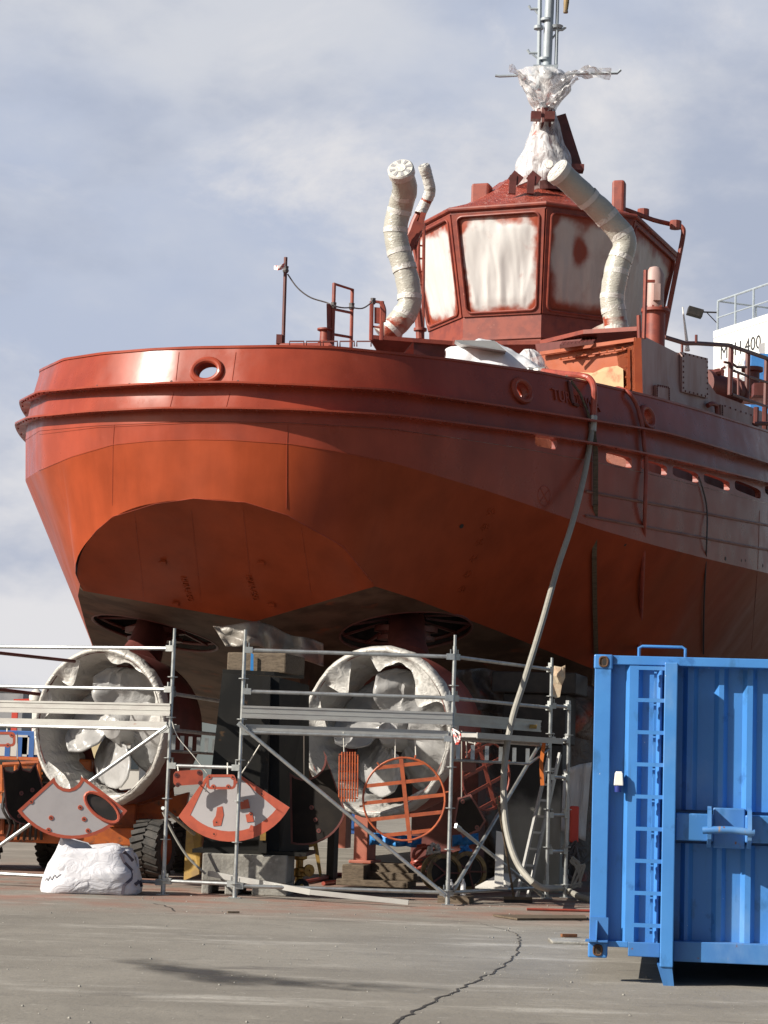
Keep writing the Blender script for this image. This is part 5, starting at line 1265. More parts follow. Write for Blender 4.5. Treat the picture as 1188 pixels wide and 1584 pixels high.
for xa in (0, XR - .13):
    cbox(xa, xa + .13, 0, .13, ZB + .12, ZT - .11, 'corner_post', 'blue')
    for z0, z1 in ((ZT - .115, ZT), (ZB, ZB + .118)):
        cc = cbox(xa - .008, xa + .14, -.008, .15, z0, z1, 'corner_casting', 'blue', .012); mb = MB(); m_ = (z0 + z1) / 2
        mb.tube(oval(Cp(xa + .068, -.010, m_), cw, V((0, 0, 1)), .032, .038, 20, 3), .008, 6, closed=True); mb.prism(oval(Cp(xa + .068, -.0095, m_), cw, V((0, 0, 1)), .03, .036, 20, 3), cb * .004); put('casting_rim', mb, 'rustdark', con, cc)
        mb = MB(); mb.prism(oval(Cp(xa + .074, -.012, m_ - .003), cw, V((0, 0, 1)), .018, .026, 16, 3), cb * .003); put('casting_hole', mb, 'dark', con, cc)
cbox(.134, XR - .134, .02, .14, ZT - .075, ZT - .004, 'top_rail', 'blue'); cbox(.30, PX1, .025, .14, ZB + .02, ZB + .13, 'bottom_rail', 'bluedirty'); cbox(x2 + .002, XR - .134, .04, .2, ZB - .005, ZB + .15, 'bottom_rail', 'bluedirty')
cbox(.134, .302, .025, .14, ZB + .085, ZB + .132, 'bottom_rail', 'blue')
cbox(PX1, PX2, -.10, .2, .14, ZT - .055, 'main_post', 'blue', .008); cbox(XR - (PX2 - PX1) - .30, XR - .30, -.10, .2, .14, ZT - .055, 'main_post', 'blue', .008)
for xa in (PX1 + .0, XR - (PX2 - PX1) - .30):
    mb = MB(); w_ = PX2 - PX1; mb.prism([Cp(xa - .02, -.09, .16), Cp(xa + w_ - .01, -.09, .16), Cp(xa + w_ + .01, -.07, .0), Cp(xa + .03, -.07, .0)], cb * 4.5); put('skid', mb, 'bluedirty', con)
# side, roof, rear: closed box behind the end wall
mb = MB(); mb.box(Cp(XR / 2, LEN / 2 + .12, (ZT + ZB) / 2 + .03), (XR - .05, LEN - .2, ZT - ZB - .1), rotc); put('body', mb, 'blue', con)
for xs in (.05, XR - .05):
    mb = MB()
    for k in range(14): mb.box(Cp(xs, .45 + k * .4, (ZT + ZB) / 2), (.08, .12, ZT - ZB - .25), rotc)
    put('side_rib', mb, 'blue', con)
# pull beam with the hook bow
zb0, zb1 = 1.075, 1.345
cbox(x2 + .002, CX(1098), -.03, .19, zb0 + .03, zb1 - .03, 'pull_beam', 'blue', .01); cbox(CX(1098), CX(1146), .02, .19, zb0 - .02, zb1 + .02, 'pull_beam', 'bluedirty', .01); cbox(CX(1146), XR - .302 - (PX2 - PX1), -.03, .19, zb0 + .03, zb1 - .03, 'pull_beam', 'blue', .01)
mb = MB()
for px in (1089, 1149):
    x = CX(px); mb = MB(); mb.prism([Cp(x, .0, zb0 - .02), Cp(x, -.16, zb0 + .05), Cp(x, -.19, zb0 + .13), Cp(x, -.14, zb1), Cp(x, 0, zb1 + .03)], cw * .03); hk = put('hook_cheek', mb, 'bluedirty', con)
mb = MB(); mb.tube(smoothpts([Cp(CX(1082), -.16, 1.19), Cp(CX(1100), -.17, 1.197), Cp(CX(1125), -.17, 1.2), Cp(CX(1148), -.17, 1.19), Cp(CX(1158), -.16, 1.185)], 4), .028, 12); put('hook_bow', mb, ['bluedirty'], con, hk, smooth=True)
# ladder rungs with their stiles
lad = None
mb = MB(); mb.bar(Cp(CX(1007), -.0, ZB + .2), Cp(CX(1007), -.0, ZT - .12), .018, .03, (0, 1, 0)); lad = put('ladder_stile', mb, 'blue', con)
for k in range(9):
    z = P(1000, 1034 + k * 49.6, 17.25).z; mb = MB(); mb.bar(Cp(CX(979), -.05, z), Cp(CX(1024), -.05, z), .028, .03); mb.bar(Cp(CX(1007), -.05, z - .02), Cp(CX(1007), .04, z - .05), .02, .04); put('ladder_rung', mb, 'blue', con, lad)
mb = MB(); mb.tube([Cp(CX(981), .05, ZT - .01), Cp(CX(981), .05, ZT + .06), Cp(CX(986), .05, ZT + .075), Cp(CX(1047), .05, ZT + .075), Cp(CX(1052), .05, ZT + .06), Cp(CX(1052), .05, ZT - .01)], .012, 8); put('grab_handle', mb, 'blue', con, smooth=True)
zz = P(952, 1207, 17.2).z; mb = MB(); mb.box(Cp(CX(954), .0, zz + .01), (.075, .08, .10), rotc, .8); mb.box(Cp(CX(954), .01, zz + .055), (.05, .06, .03), rotc); s_ = put('power_inlet', mb, 'socket', con, bevel=.006)
mb = MB(); mb.lathe(Cp(CX(953), -.01, zz - .04), (0, 0, -1), [(0, .01), (0, .028), (.05, .026), (.05, .01)], 14); put('inlet_cap', mb, 'socketblue', con, s_, smooth=True, ang=30)
zb2 = P(925, 1440, 17.2).z; mb = MB(); mb.prism([Cp(.05, 0, zb2 - .07), Cp(.05, -.16, zb2 - .07), Cp(.05, 0, zb2 + .09)], cw * .012); mb.box(Cp(.06, -.07, zb2 - .075), (.17, .16, .012), rotc); mb.box(Cp(.075, -.006, zb2 - .0), (.14, .012, .2), rotc); put('bracket', mb, 'bluedirty', con)

# ------------------------------------------------------------------ supports under the hull
def support(name, label, cat, parts, loc, group=None):
    t = thing(name, label, cat, loc, group)
    for nm, mb, m, bv in parts: put(nm, mb, m, t, bevel=bv)
    return t
RS = Matrix.Rotation(-R_(14), 3, 'Z')
def gbox(px0, px1, py_top, D, dep, rot=RS, py_bot=None, z0=0.0):
    a = PX(px0, D, z0 + .2); b = PX(px1, D, z0 + .2); top_ = P((px0 + px1) / 2, py_top, D).z; bot = z0 if py_bot is None else P((px0 + px1) / 2, py_bot, D).z
    mb = MB(); mb.box(V(((a.x + b.x) / 2, D + dep / 2, (top_ + bot) / 2)), (abs(b.x - a.x), dep, top_ - bot), rot); return mb
cbk = gbox(316, 448, 1322, 27.9, .9, Matrix.Rotation(-R_(4), 3, 'Z'), z0=.16); 
for px0, px1 in ((316, 328), (352, 372), (394, 448)):
    k_ = gbox(px0, px1, 1366, 27.9, .9, Matrix.Rotation(-R_(4), 3, 'Z')); cbk.add(k_.v, k_.f)
put('concrete_block', cbk, 'concrete', label='grey concrete block with notched base under the black steel support', cat='concrete block', bevel=.015)
zc = P(380, 1322, 28).z
t = thing('steel_support', 'tall black steel support standing on the notched concrete block', 'support', PX(390, 28.2, zc))
mb = MB(); D = 28.15
mb.prism([P(313, 1318, D), P(432, 1320, D), P(432, 1048, D + .2), P(344, 1041, D + .2)], (0, .03, 0)); put('web_plate', mb, 'blackSteel', t)
mb = MB(); mb.prism([P(432, 1320, D), P(432, 1048, D + .2), P(478, 1060, D + .9), P(478, 1318, D + .9)], (0, .03, 0)); mb.prism([P(344, 1041, D + .2), P(424, 1045, D + .2), P(470, 1050, D + 1.1), P(380, 1046, D + 1.1)], (0, 0, .05)); put('side_plate', mb, 'blackSteel', t)
mb = MB(); mb.prism([P(400, 1319, D - .3), P(412, 1320, D - .3), P(418, 1046, D - .1), P(406, 1046, D - .1)], (0, .3, 0)); put('stiffener', mb, 'blackSteel', t)
mb = MB(); mb.prism([P(402, 1300, D - .31), P(411, 1300, D - .31), P(412, 1240, D - .30), P(403, 1240, D - .30)], (0, .008, 0)); put('yellow_mark', mb, 'yellow', t)
mb = gbox(300, 478, 1316, 28.05, 1.2, Matrix.Rotation(-R_(4), 3, 'Z'), 1322); put('base_plate', mb, 'blackSteel', t)
mb = MB(); mb.box(P(412, 1028, 29.0), (.8, .9, .26), RS); mb.slot = 0; put('timber_block', mb, 'wood', label='thick timber block wedged between hull and black support', cat='timber block', bevel=.02)
mb = MB(); mb.prism([P(388, 1010, 28.5), P(392, 1012, 28.5), P(392, 1040, 28.5), P(387, 1041, 28.5)], (0, .02, 0)); put('blue_film', mb, 'bluetape', label='strip of bright blue film beside the timber block under the hull', cat='film')
def post(label, px0, px1, top_, D, dep, m, bot=None, z0=0.0, nm='support_post', bev=.01):
    mb = gbox(px0, px1, top_, D, dep, RS, bot, z0); a = mb.v[0]
    return put(nm, mb, m, label=label, cat='post', bevel=bev)
mb = gbox(552, 574, 1100, 31, .5, RS, 1332); mb.add(*(lambda q: (q.v, q.f))(gbox(546, 582, 1331, 30.9, .6, RS, 1336))); put('support_post', mb, 'brickred', label='dull red steel post on timber blocks behind the round grating', cat='post', bevel=.01)
t = thing('timber_stack', 'stack of dark timber beams under the dull red post', 'timber', PX(600, 31, 0))
for k, (a, b, y0, y1, D) in enumerate(((535, 570, 1338, 1364, 30.6), (566, 640, 1336, 1350, 30.9), (560, 648, 1350, 1362, 30.7), (525, 640, 1362, 1372, 30.5))):
    put('beam', gbox(a, b, y0, D, .5, RS, y1), 'wood', t, bevel=.012)
mb = gbox(640, 745, 1180, 33, .6, RS, 1356); put('support_post', mb, 'darkred', label='broad dark red steel box support behind the side bay', cat='post', bevel=.02)
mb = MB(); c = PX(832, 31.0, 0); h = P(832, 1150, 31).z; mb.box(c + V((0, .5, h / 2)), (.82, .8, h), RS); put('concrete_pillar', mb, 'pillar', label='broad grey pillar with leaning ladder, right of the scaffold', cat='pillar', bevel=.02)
mb = MB(); mb.box(c + V((0, .5, h + .35)), (.9, .95, .7), RS); mb.box(c + V((0, .5, h + .85)), (1.2, 1.1, .3), RS); put('timber_block', mb, 'dark', label='dark timber cribbing on top of the broad grey pillar', cat='timber block', bevel=.02)
mb = gbox(508, 519, 1120, 33, .25, RS); put('support_post', mb, 'blackSteel', label='thin black post between black support and red post', cat='post')
mb = gbox(524, 538, 1200, 40, .4, RS, 1312); put('support_post', mb, 'brickred', label='short red brown post far behind the right nozzle', cat='post')
mb = MB(); mb.prism([P(290, 1250, 29.5), P(312, 1256, 29.5), P(308, 1352, 29.2), P(284, 1362, 29.2)], (0.02, .05, 0)); put('yellow_beam', mb, 'yellow', label='worn yellow steel beam standing left of the concrete block', cat='beam')
mb = MB(); mb.bar(P(322, 1351, 27.75), P(480, 1380, 27.0), .02, .07); mb.bar(P(480, 1380, 27.0), P(632, 1396, 26.6), .02, .06); put('metal_strip', mb, 'alu', label='long bent metal strip leaning on the concrete block', cat='metal strip')
mb = MB(); mb.tube(smoothpts([P(252, 1256, 27.7), P(268, 1290, 27.7), P(290, 1325, 27.7), P(318, 1352, 27.7)], 5), .016, 6); put('thin_cable', mb, 'hosegrey', label='pale thin cable sagging from scaffold to concrete block', cat='cable', smooth=True)
mb = MB(); mb.tube(smoothpts([P(266, 1116, 27.3), P(275, 1140, 27.3), P(300, 1170, 27.3), P(320, 1196, 27.3)], 4), .006, 5); put('thin_cable', mb, 'string', label='fine cord from deck corner down to the pale cover plate', cat='cord')
# cone-ended buoyancy fitting, valve, wheel
mb = MB(); mb.lathe(P(478, 1285, 29.5), (0, 0, -1), [(-.35, .01), (-.3, .2), (0, .2), (.2, .09), (.22, .01)], 18); mb.prism([P(483, 1300, 29.5), P(490, 1298, 29.5), P(498, 1354, 29.5), P(494, 1356, 29.5)], (0, .06, 0)); put('drain_funnel', mb, 'yellow', label='worn yellow funnel on a leg beside the black support', cat='funnel', smooth=True, ang=30)
mb = MB(); b = P(463, 1345, 29); mb.lathe(b, (0, 0, 1), [(-.22, .01), (-.22, .06), (-.1, .05), (-.08, .09), (0, .09), (.02, .05), (.12, .05), (.14, .1), (.18, .1), (.2, .01)], 14); mb.lathe(b + V((.02, -.05, .0)), (.6, -.8, 0), [(0, .04), (.16, .04), (.17, .08), (.2, .08), (.2, .01)], 12); put('brass_valve', mb, 'brass', label='brass hydrant valve standing beside the concrete block', cat='valve', smooth=True, ang=30)
mb = MB(); c = G(466, 1382) + V((0, 0, .09)); mb.lathe(c, (.2, -1, 0), [(-.05, .035), (-.06, .085), (0, .1), (.06, .085), (.05, .035), (-.05, .035)], 20); put('small_wheel', mb, 'rubber', label='small black rubber wheel lying by the bottom scaffold tube', cat='wheel', smooth=True)
mb = MB(); mb.tube(smoothpts([G(470, 1368), G(500, 1362), G(520, 1356), G(545, 1358), G(556, 1362), G(530, 1366), G(500, 1370)], 5), .03, 7); 
for i, p in enumerate(mb.v): p.z += .03
put('red_hose', mb, 'hosered', label='red hose lying coiled on the ground behind the scaffold', cat='hose', smooth=True)
mb = MB(); mb.tube([G(448, 1380) + V((0, 0, .04)), G(640, 1386) + V((0, 0, .04))], .03, 8); put('loose_tube', mb, 'steel', label='loose steel tube lying on the ground along the scaffold foot', cat='tube')
# hose reels, bottles and bits under the side bay
def reel(label, px, py, r, D):
    t = thing('hose_reel', label, 'reel', P(px, py, D) - V((0, 0, r)), 'hose reels under the scaffold side bay'); c = P(px, py, D); ax = V((.35, -.94, 0))
    mb = MB(); mb.lathe(c, ax, [(-.02, r * .8), (-.025, r), (.02, r), (.025, r * .8), (-.02, r * .8)], 28); mb.lathe(c + ax * -.22, ax, [(-.02, r * .8), (-.025, r), (.02, r), (.025, r * .8), (-.02, r * .8)], 28); put('rim', mb, 'hook', t, smooth=True)
    mb = MB(); mb.lathe(c, ax, [(-.2, .01), (-.2, r * .75), (-.02, r * .75), (-.02, .01)], 20); put('drum', mb, 'dark', t, smooth=True, ang=30)
    mb = MB()
    for k in range(5): a = k * 1.2566; x_, y_ = V((.94, .35, 0)), V((0, 0, 1)); mb.bar(c + ax * .03, c + ax * .03 + (x_ * math.cos(a) + y_ * math.sin(a)) * r * .9, .02, .02)
    put('spoke', mb, 'darkred', t)
reel('rusty hose reel with pale rim left of the front upright', 688, 1350, .25, 29.6); reel('rusty hose reel with dark rim right of the front upright', 724, 1348, .27, 30.0)
for px, D, lab in ((697, 27.6, 'clear water bottle standing by the foot of the front upright'), (716, 27.9, 'clear water bottle standing right of the other bottle')):
    mb = MB(); b = PX(px, D, 0.09); mb.lathe(b, (0, 0, 1), [(0, .01), (0, .034), (.14, .034), (.18, .013), (.205, .013), (.205, .001)], 14); put('water_bottle', mb, 'mastwrap', label=lab, cat='bottle', smooth=True, ang=40)
mb = MB(); mb.box(PX(705, 27.75, .045), (.4, .3, .09), RS); put('wood_block', mb, 'wood', label='low wooden block under the two water bottles', cat='block')
for i, (px, py, m, s_, lab) in enumerate(((655, 1326, 'hosered', .16, 'red rag heap left of the hose reels'), (672, 1316, 'farwhite', .10, 'pale rag bundle above the left reel'), (684, 1330, 'brickred', .14, 'dull red bundle on top of the left reel'), (664, 1345, 'cable', .16, 'dark cable heap at the left reel'), (720, 1316, 'bluetape', .09, 'small blue bundle above the right reel'))):
    mb = MB(); c = P(px, py, 30.2)
    for k in range(4): mb.tube(smoothpts([c + V((random.uniform(-s_, s_), random.uniform(-.1, .1), random.uniform(-s_, s_))) for _ in range(5)], 5), .022, 6)
    put('rag_bundle', mb, m, label=lab, cat='rags', smooth=True)
for x0, x1, yb, lab in ((572, 652, 1290, 'blue masking film along the underside of the right nozzle, left piece'), (700, 746, 1292, 'blue masking film along the underside of the right nozzle, right piece')):
    mb = MB(); mb.grid([[P(x, yb + 4 - abs(x - 650) * .08 + j * (6 + 2 * nz((x * .05, j, 0))), 30.6 + .06 * math.sin(x * .3 + j)) for x in range(x0, x1 + 1, 8)] for j in range(4)]); put('masking_film', mb, 'bluetape', label=lab, cat='film', solid=.01, smooth=True)
mb = MB(); mb.prism([P(768, 1285, 28.3), P(779, 1288, 28.3), P(779, 1372, 27.9), P(765, 1366, 27.9)], (.0, .03, 0)); put('white_board', mb, 'farwhite', label='narrow white board standing in front of the grey pillar', cat='board')
mb = MB(); mb.add([P(735, 1374, 28.2), P(776, 1352, 28.6), P(800, 1356, 28.9), P(785, 1376, 28.1)], [(0, 1, 2, 3)]); mb.prism(mb.v[:4], (0, 0, .02)); put('pale_sheet', mb, 'farwhite', label='pale sheet lying at the foot of the white board', cat='sheet')
# broom
t = thing('broom', 'broom with thin dark handle standing against the hose', 'broom', G(805, 1400))
hb = G(795, 1396); mb = MB(); mb.tube([hb + V((0, 0, .05)), P(769, 1232, 27.7)], .015, 8); put('handle', mb, 'wood', t)
mb = MB(); mb.box(hb + V((.05, 0, .055)), (.36, .07, .035)); put('head', mb, 'wood', t)
mb = MB(); mb.box(hb + V((.05, 0, .021)), (.36, .06, .036)); put('bristles', mb, 'dark', t)
# leaning ladder
t = thing('leaning_ladder', 'aluminium ladder leaning up against the scaffold in front of the grey pillar', 'ladder', G(815, 1392))
a0, a1 = P(799, 1390, 29.0), P(850, 1165, 30.2); b0, b1 = P(816, 1391, 29.2), P(866, 1166, 30.3)
for a, b in ((a0, a1), (b0, b1)): mb = MB(); mb.bar(a, b, .03, .07); put('stile', mb, 'alu', t)
for k in range(1, 9): mb = MB(); mb.bar(a0.lerp(a1, k / 9), b0.lerp(b1, k / 9), .03, .03); put('rung', mb, 'alu', t)
# hanging sheets of film
def curtain(name, label, pix_top, pix_bot, D0, D1, m, amp=.10, n=50, seed=0):
    mb = MB(); rows = []
    for j in range(14):
        v = j / 13; row = []
        for i in range(n):
            u_ = i / (n - 1); x = lerp(interp(u_, [(k / (len(pix_top) - 1), p[0]) for k, p in enumerate(pix_top)]), interp(u_, [(k / (len(pix_bot) - 1), p[0]) for k, p in enumerate(pix_bot)]), v)
            y = lerp(interp(u_, [(k / (len(pix_top) - 1), p[1]) for k, p in enumerate(pix_top)]), interp(u_, [(k / (len(pix_bot) - 1), p[1]) for k, p in enumerate(pix_bot)]), v)
            q = P(x, y, lerp(D0, D1, u_)); row.append(q + V((0, amp * (math.sin(u_ * n * .55 + 3 * nz((u_ * 4, v * 2, seed))) * .5 + nz(q, 2.5, seed)), .3 * amp * nz(q, 3, seed + 3))))
        rows.append(row)
    mb.grid(rows); return put(name, mb, m, label=label, cat='plastic sheet', smooth=True, ang=80, solid=.01)
curtain('plastic_sheet', 'white plastic sheet hanging in folds between pillar and container', [(872, 1190), (915, 1180)], [(868, 1285), (905, 1300)], 31.0, 31.4, 'tarp', .08, 24, 1)
curtain('plastic_sheet', 'film with hull shade painted into its dark colour, draped above the scaffold side bay', [(700, 1030), (780, 1040), (925, 1066)], [(690, 1085), (800, 1110), (925, 1150)], 31.5, 32.2, 'tarp_deep_shade', .2, 40, 2)
curtain('plastic_sheet', 'pale film taped beneath the hull between the two nozzles', [(330, 968), (400, 960), (450, 978), (500, 996)], [(350, 1000), (400, 1000), (440, 1016), (500, 1030)], 30.5, 31.0, 'tarp_shade', .16, 40, 3)
curtain('plastic_sheet', 'dark backdrop added for the shade under the hull behind the pillar', [(690, 1090), (930, 1100)], [(740, 1360), (930, 1385)], 34.6, 35.4, 'tarp_deep_shade', .2, 50, 4)  # backdrop added to stand for the dark shade below the hull
for i, (px, py, D) in enumerate(((885, 1330, 30.5), (896, 1352, 30.3))):
    mb = MB()
    for k in range(3): mb.tube(smoothpts([P(px + random.uniform(-14, 14), py + random.uniform(-30, 25), D) for _ in range(6)], 6), .018, 6)
    put('cable_bundle', mb, 'cable' if i == 0 else 'hosegrey', label=('dark cable bundle hanging behind the container edge', 'pale cable coil on the ground behind the container edge')[i], cat='cable', smooth=True)
mb = MB(); mb.box(P(888, 1275, 30.7), (.12, .15, .5)); put('red_cylinder', mb, 'farred', label='small red box in shade between pillar and container', cat='box', bevel=.02)
# ------------------------------------------------------------------ ground
def ground_mat():
    m = bpy.data.materials.new('worn_yard_concrete'); m.use_nodes = True; nt = m.node_tree; N = nt.nodes; L = nt.links; b = N['Principled BSDF']; b.inputs['Roughness'].default_value = .88; b.inputs['Specular IOR Level'].default_value = .3
    ge = N.new('ShaderNodeNewGeometry'); pos = ge.outputs['Position']
    def nsy(sc, det, lo, hi, st=(1, 1, 1), rough=.6):
        mp = N.new('ShaderNodeMapping'); mp.inputs['Scale'].default_value = st; L.new(pos, mp.inputs[0]); n = N.new('ShaderNodeTexNoise'); n.inputs['Scale'].default_value = sc; n.inputs['Detail'].default_value = det; n.inputs['Roughness'].default_value = rough
        L.new(mp.outputs[0], n.inputs['Vector']); mr = N.new('ShaderNodeMapRange'); mr.interpolation_type = 'SMOOTHSTEP'; mr.inputs[1].default_value = lo; mr.inputs[2].default_value = hi; L.new(n.outputs[0], mr.inputs[0]); return mr.outputs[0], n.outputs[0]
    def mixc(f, a, c):
        x = N.new('ShaderNodeMix'); x.data_type = 'RGBA'; L.new(f, x.inputs[0])
        for s_, i in ((a, 6), (c, 7)):
            if isinstance(s_, tuple): x.inputs[i].default_value = (*s_, 1)
            else: L.new(s_, x.inputs[i])
        return x.outputs[2]
    def mul(a, c):
        x = N.new('ShaderNodeMath'); x.operation = 'MULTIPLY'
        L.new(a, x.inputs[0])
        if isinstance(c, float): x.inputs[1].default_value = c
        else: L.new(c, x.inputs[1])
        return x.outputs[0]
    col = mixc(nsy(.45, 5, .35, .65)[0], (.238, .22, .19), (.188, .173, .149))
    col = mixc(nsy(.8, 7, .52, .72, (.4, 1.3, 1), .7)[0], col, (.36, .34, .305))      # pale scuffs drawn out sideways
    col = mixc(nsy(1.5, 7, .55, .70, (.5, 1.2, 1), .7)[0], col, (.135, .124, .11)); col = mixc(nsy(9, 7, .5, .75, (1, 1, 1), .75)[0], col, (.17, .157, .138)); col = mixc(nsy(5, 8, .58, .68, (1, 1, 1), .75)[0], col, (.30, .282, .25))      # oily patches
    sp, sh = nsy(60, 2, .66, .74); col = mixc(mul(sp, .7), col, (.30, .29, .27))   # pale grit
    sp2, _ = nsy(38, 3, .64, .72); col = mixc(mul(sp2, .7), col, (.06, .055, .05))
    sx = N.new('ShaderNodeSeparateXYZ'); L.new(pos, sx.inputs[0]); mr = N.new('ShaderNodeMapRange'); mr.interpolation_type = 'SMOOTHSTEP'; mr.inputs[1].default_value = 23.0; mr.inputs[2].default_value = 26.5; L.new(sx.outputs[1], mr.inputs[0])
    mr2 = N.new('ShaderNodeMapRange'); mr2.interpolation_type = 'SMOOTHSTEP'; mr2.inputs[1].default_value = 31; mr2.inputs[2].default_value = 38; mr2.inputs[3].default_value = 1; mr2.inputs[4].default_value = 0; L.new(sx.outputs[1], mr2.inputs[0])
    dust = mul(mul(mr.outputs[0], mr2.outputs[0]), nsy(1.1, 5, .35, .7)[0]); col = mixc(mul(dust, .75), col, (.26, .11, .075))   # red paint dust that fell round the ship
    L.new(col, b.inputs['Base Color'])
    bp = N.new('ShaderNodeBump'); bp.inputs['Strength'].default_value = .5; bp.inputs['Distance'].default_value = .012; L.new(nsy(30, 6, 0, 1)[1], bp.inputs['Height']); bp2 = N.new('ShaderNodeBump'); bp2.inputs['Strength'].default_value = .4; bp2.inputs['Distance'].default_value = .05; L.new(nsy(1.5, 3, 0, 1)[1], bp2.inputs['Height']); L.new(bp.outputs[0], bp2.inputs['Normal']); L.new(bp2.outputs[0], b.inputs['Normal'])
    return m
M['ground'] = ground_mat()
mb = MB(); mb.add([(-1500, -60, 0), (1500, -60, 0), (1500, 2500, 0), (-1500, 2500, 0)], [(0, 1, 2, 3)]); g = put('ground', mb, 'ground', label='worn grey concrete yard', kind='structure'); 
M['crackm'] = mat('crack_dark', (.035, .03, .027), .95)
M['dark_patch'] = mat('dark_streak', (.075, .07, .064), .75, c2=(.11, .10, .09), scale=1.6)
def ribbon(pix, wf, z, jit, n=10, seed=0):
    pts = [G(x, y) for x, y in pix]; pts = smoothpts(pts, n); mb = MB(); rows = []
    for i, p in enumerate(pts):
        t = (pts[min(i + 1, len(pts) - 1)] - pts[max(0, i - 1)]).normalized(); nn = V((-t.y, t.x, 0)); w_ = wf(i / (len(pts) - 1)); j = nz(p, 5, seed) * jit
        rows.append([p + nn * (j + w_ * (.6 + .7 * abs(nz(p, 9, seed + 2)))) + V((0, 0, z)), p + nn * (j - w_ * (.6 + .7 * abs(nz(p, 9, seed + 4)))) + V((0, 0, z))])
    mb.grid(rows); return mb
put('crack', ribbon([(596, 1590), (650, 1560), (700, 1536), (752, 1510), (785, 1490), (800, 1472), (804, 1455), (797, 1445), (780, 1438), (740, 1428)], lambda t: .013 * (1 - t) ** .7 + .003, .004, .05, 14), 'crackm', label='long crack across the concrete', kind='structure')
mb = MB(); cr = smoothpts([G(x, y) for x, y in [(596, 1590), (650, 1560), (700, 1536), (752, 1510), (785, 1490), (800, 1472), (804, 1455)]], 30)
for p in cr:
    if random.random() < .5:
        r = random.uniform(.002, .005); mb.box(p + V((random.gauss(0, .05), random.gauss(0, .05), r * .4 + .003)), (r * 2, r * 1.4, r), Matrix.Rotation(random.random() * 3, 3, 'Z'), .6)
put('crack_debris', mb, 'concrete', label='crumbs of concrete along the long crack', kind='stuff')
put('crack', ribbon([(900, 1425), (860, 1421), (815, 1423), (790, 1415), (740, 1412)], lambda t: .02 * (1 - t) + .004, .004, .04, 10, 4), 'crackm', label='short crack beside the container', kind='structure')
put('crack', ribbon([(238, 1398), (262, 1403), (270, 1410)], lambda t: .012, .004, .05, 10, 9), 'crackm', label='hairline crack near the bag', kind='structure')
def dark_patch_mat():
    m = bpy.data.materials.new('dark_streak'); m.use_nodes = True; nt = m.node_tree; N = nt.nodes; L = nt.links; b = N['Principled BSDF']; b.inputs['Base Color'].default_value = (.05, .047, .045, 1); b.inputs['Roughness'].default_value = .7
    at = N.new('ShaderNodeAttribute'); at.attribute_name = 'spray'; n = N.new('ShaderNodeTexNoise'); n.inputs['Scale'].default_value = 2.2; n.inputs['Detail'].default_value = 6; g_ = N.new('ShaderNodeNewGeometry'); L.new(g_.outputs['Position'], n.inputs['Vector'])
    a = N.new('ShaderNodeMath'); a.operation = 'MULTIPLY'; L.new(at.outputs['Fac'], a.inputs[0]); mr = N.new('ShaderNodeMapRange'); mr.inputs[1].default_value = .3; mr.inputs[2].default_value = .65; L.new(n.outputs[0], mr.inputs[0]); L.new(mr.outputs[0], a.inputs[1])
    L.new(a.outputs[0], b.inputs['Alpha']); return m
M['dark_patch'] = dark_patch_mat()
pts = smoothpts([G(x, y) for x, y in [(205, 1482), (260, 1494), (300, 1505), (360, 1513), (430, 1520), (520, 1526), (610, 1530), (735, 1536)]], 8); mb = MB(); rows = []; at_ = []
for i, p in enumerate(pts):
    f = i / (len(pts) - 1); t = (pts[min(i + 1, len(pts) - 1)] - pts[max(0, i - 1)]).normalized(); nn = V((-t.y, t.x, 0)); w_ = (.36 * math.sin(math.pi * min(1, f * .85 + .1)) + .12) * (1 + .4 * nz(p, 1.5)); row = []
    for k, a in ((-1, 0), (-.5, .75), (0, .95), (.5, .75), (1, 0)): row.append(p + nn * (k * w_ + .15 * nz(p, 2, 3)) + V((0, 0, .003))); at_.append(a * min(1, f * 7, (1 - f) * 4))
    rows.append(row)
mb.grid(rows); put('dark_patch', mb, 'dark_patch', label='long dark streak on the concrete', kind='structure', attr=at_)  # long streak darker than the concrete, fading out at its edges
mb = MB(); c = G(885, 1458); mb.box(c + V((0, 0, .012)), (.42, .5, .024)); dr = put('drain_cover', mb, 'concrete', label='square drain cover in the ground beside the blue container', cat='drain', bevel=.006)
for (px, py, s_, lab) in ((361, 1413, (.13, .03, .02), 'splinter of brown wood lying in front of the scaffold'), (880, 1450, (.16, .05, .03), 'rusty wood scrap by the drain cover'), (838, 1421, (.1, .05, .012), 'pale paper scrap on the ground near the hose')):
    mb = MB(); mb.box(G(px, py) + V((0, 0, s_[2] / 2 + .004)), s_, Matrix.Rotation(.3, 3, 'Z')); put('wood_scrap' if 'wood' in lab else 'paper_scrap', mb, 'rust' if 'rusty' in lab else ('wood' if 'wood' in lab else 'farwhite'), label=lab, cat='scrap')
mb = MB()
for k in range(420):
    x, y = random.uniform(-3.9, 4.6), random.uniform(13.2, 28); r = random.choice((.003, .004, .005, .006, .009)) ; q = V((x, y, r * .4 + .003)); mb.box(q, (r * 2, r * 1.5, r), Matrix.Rotation(random.random() * 3, 3, 'Z'), .6)
put('grit', mb, 'concrete', label='loose grit scattered over the concrete', kind='stuff')
mb = MB(); mb.prism([G(x, y) + V((0, 0, .006)) for x, y in ((762, 1418), (905, 1419), (908, 1424), (800, 1424))], (0, 0, .02)); put('flat_board', mb, 'wood', label='thin dark board lying flat on the ground by the hose', cat='board')
mb = MB(); mb.tube([G(815, 1409) + V((0, 0, .02)), G(930, 1412) + V((0, 0, .02))], .018, 6); put('red_cable', mb, 'hosered', label='red cable lying straight on the ground under the grey hose', cat='cable')

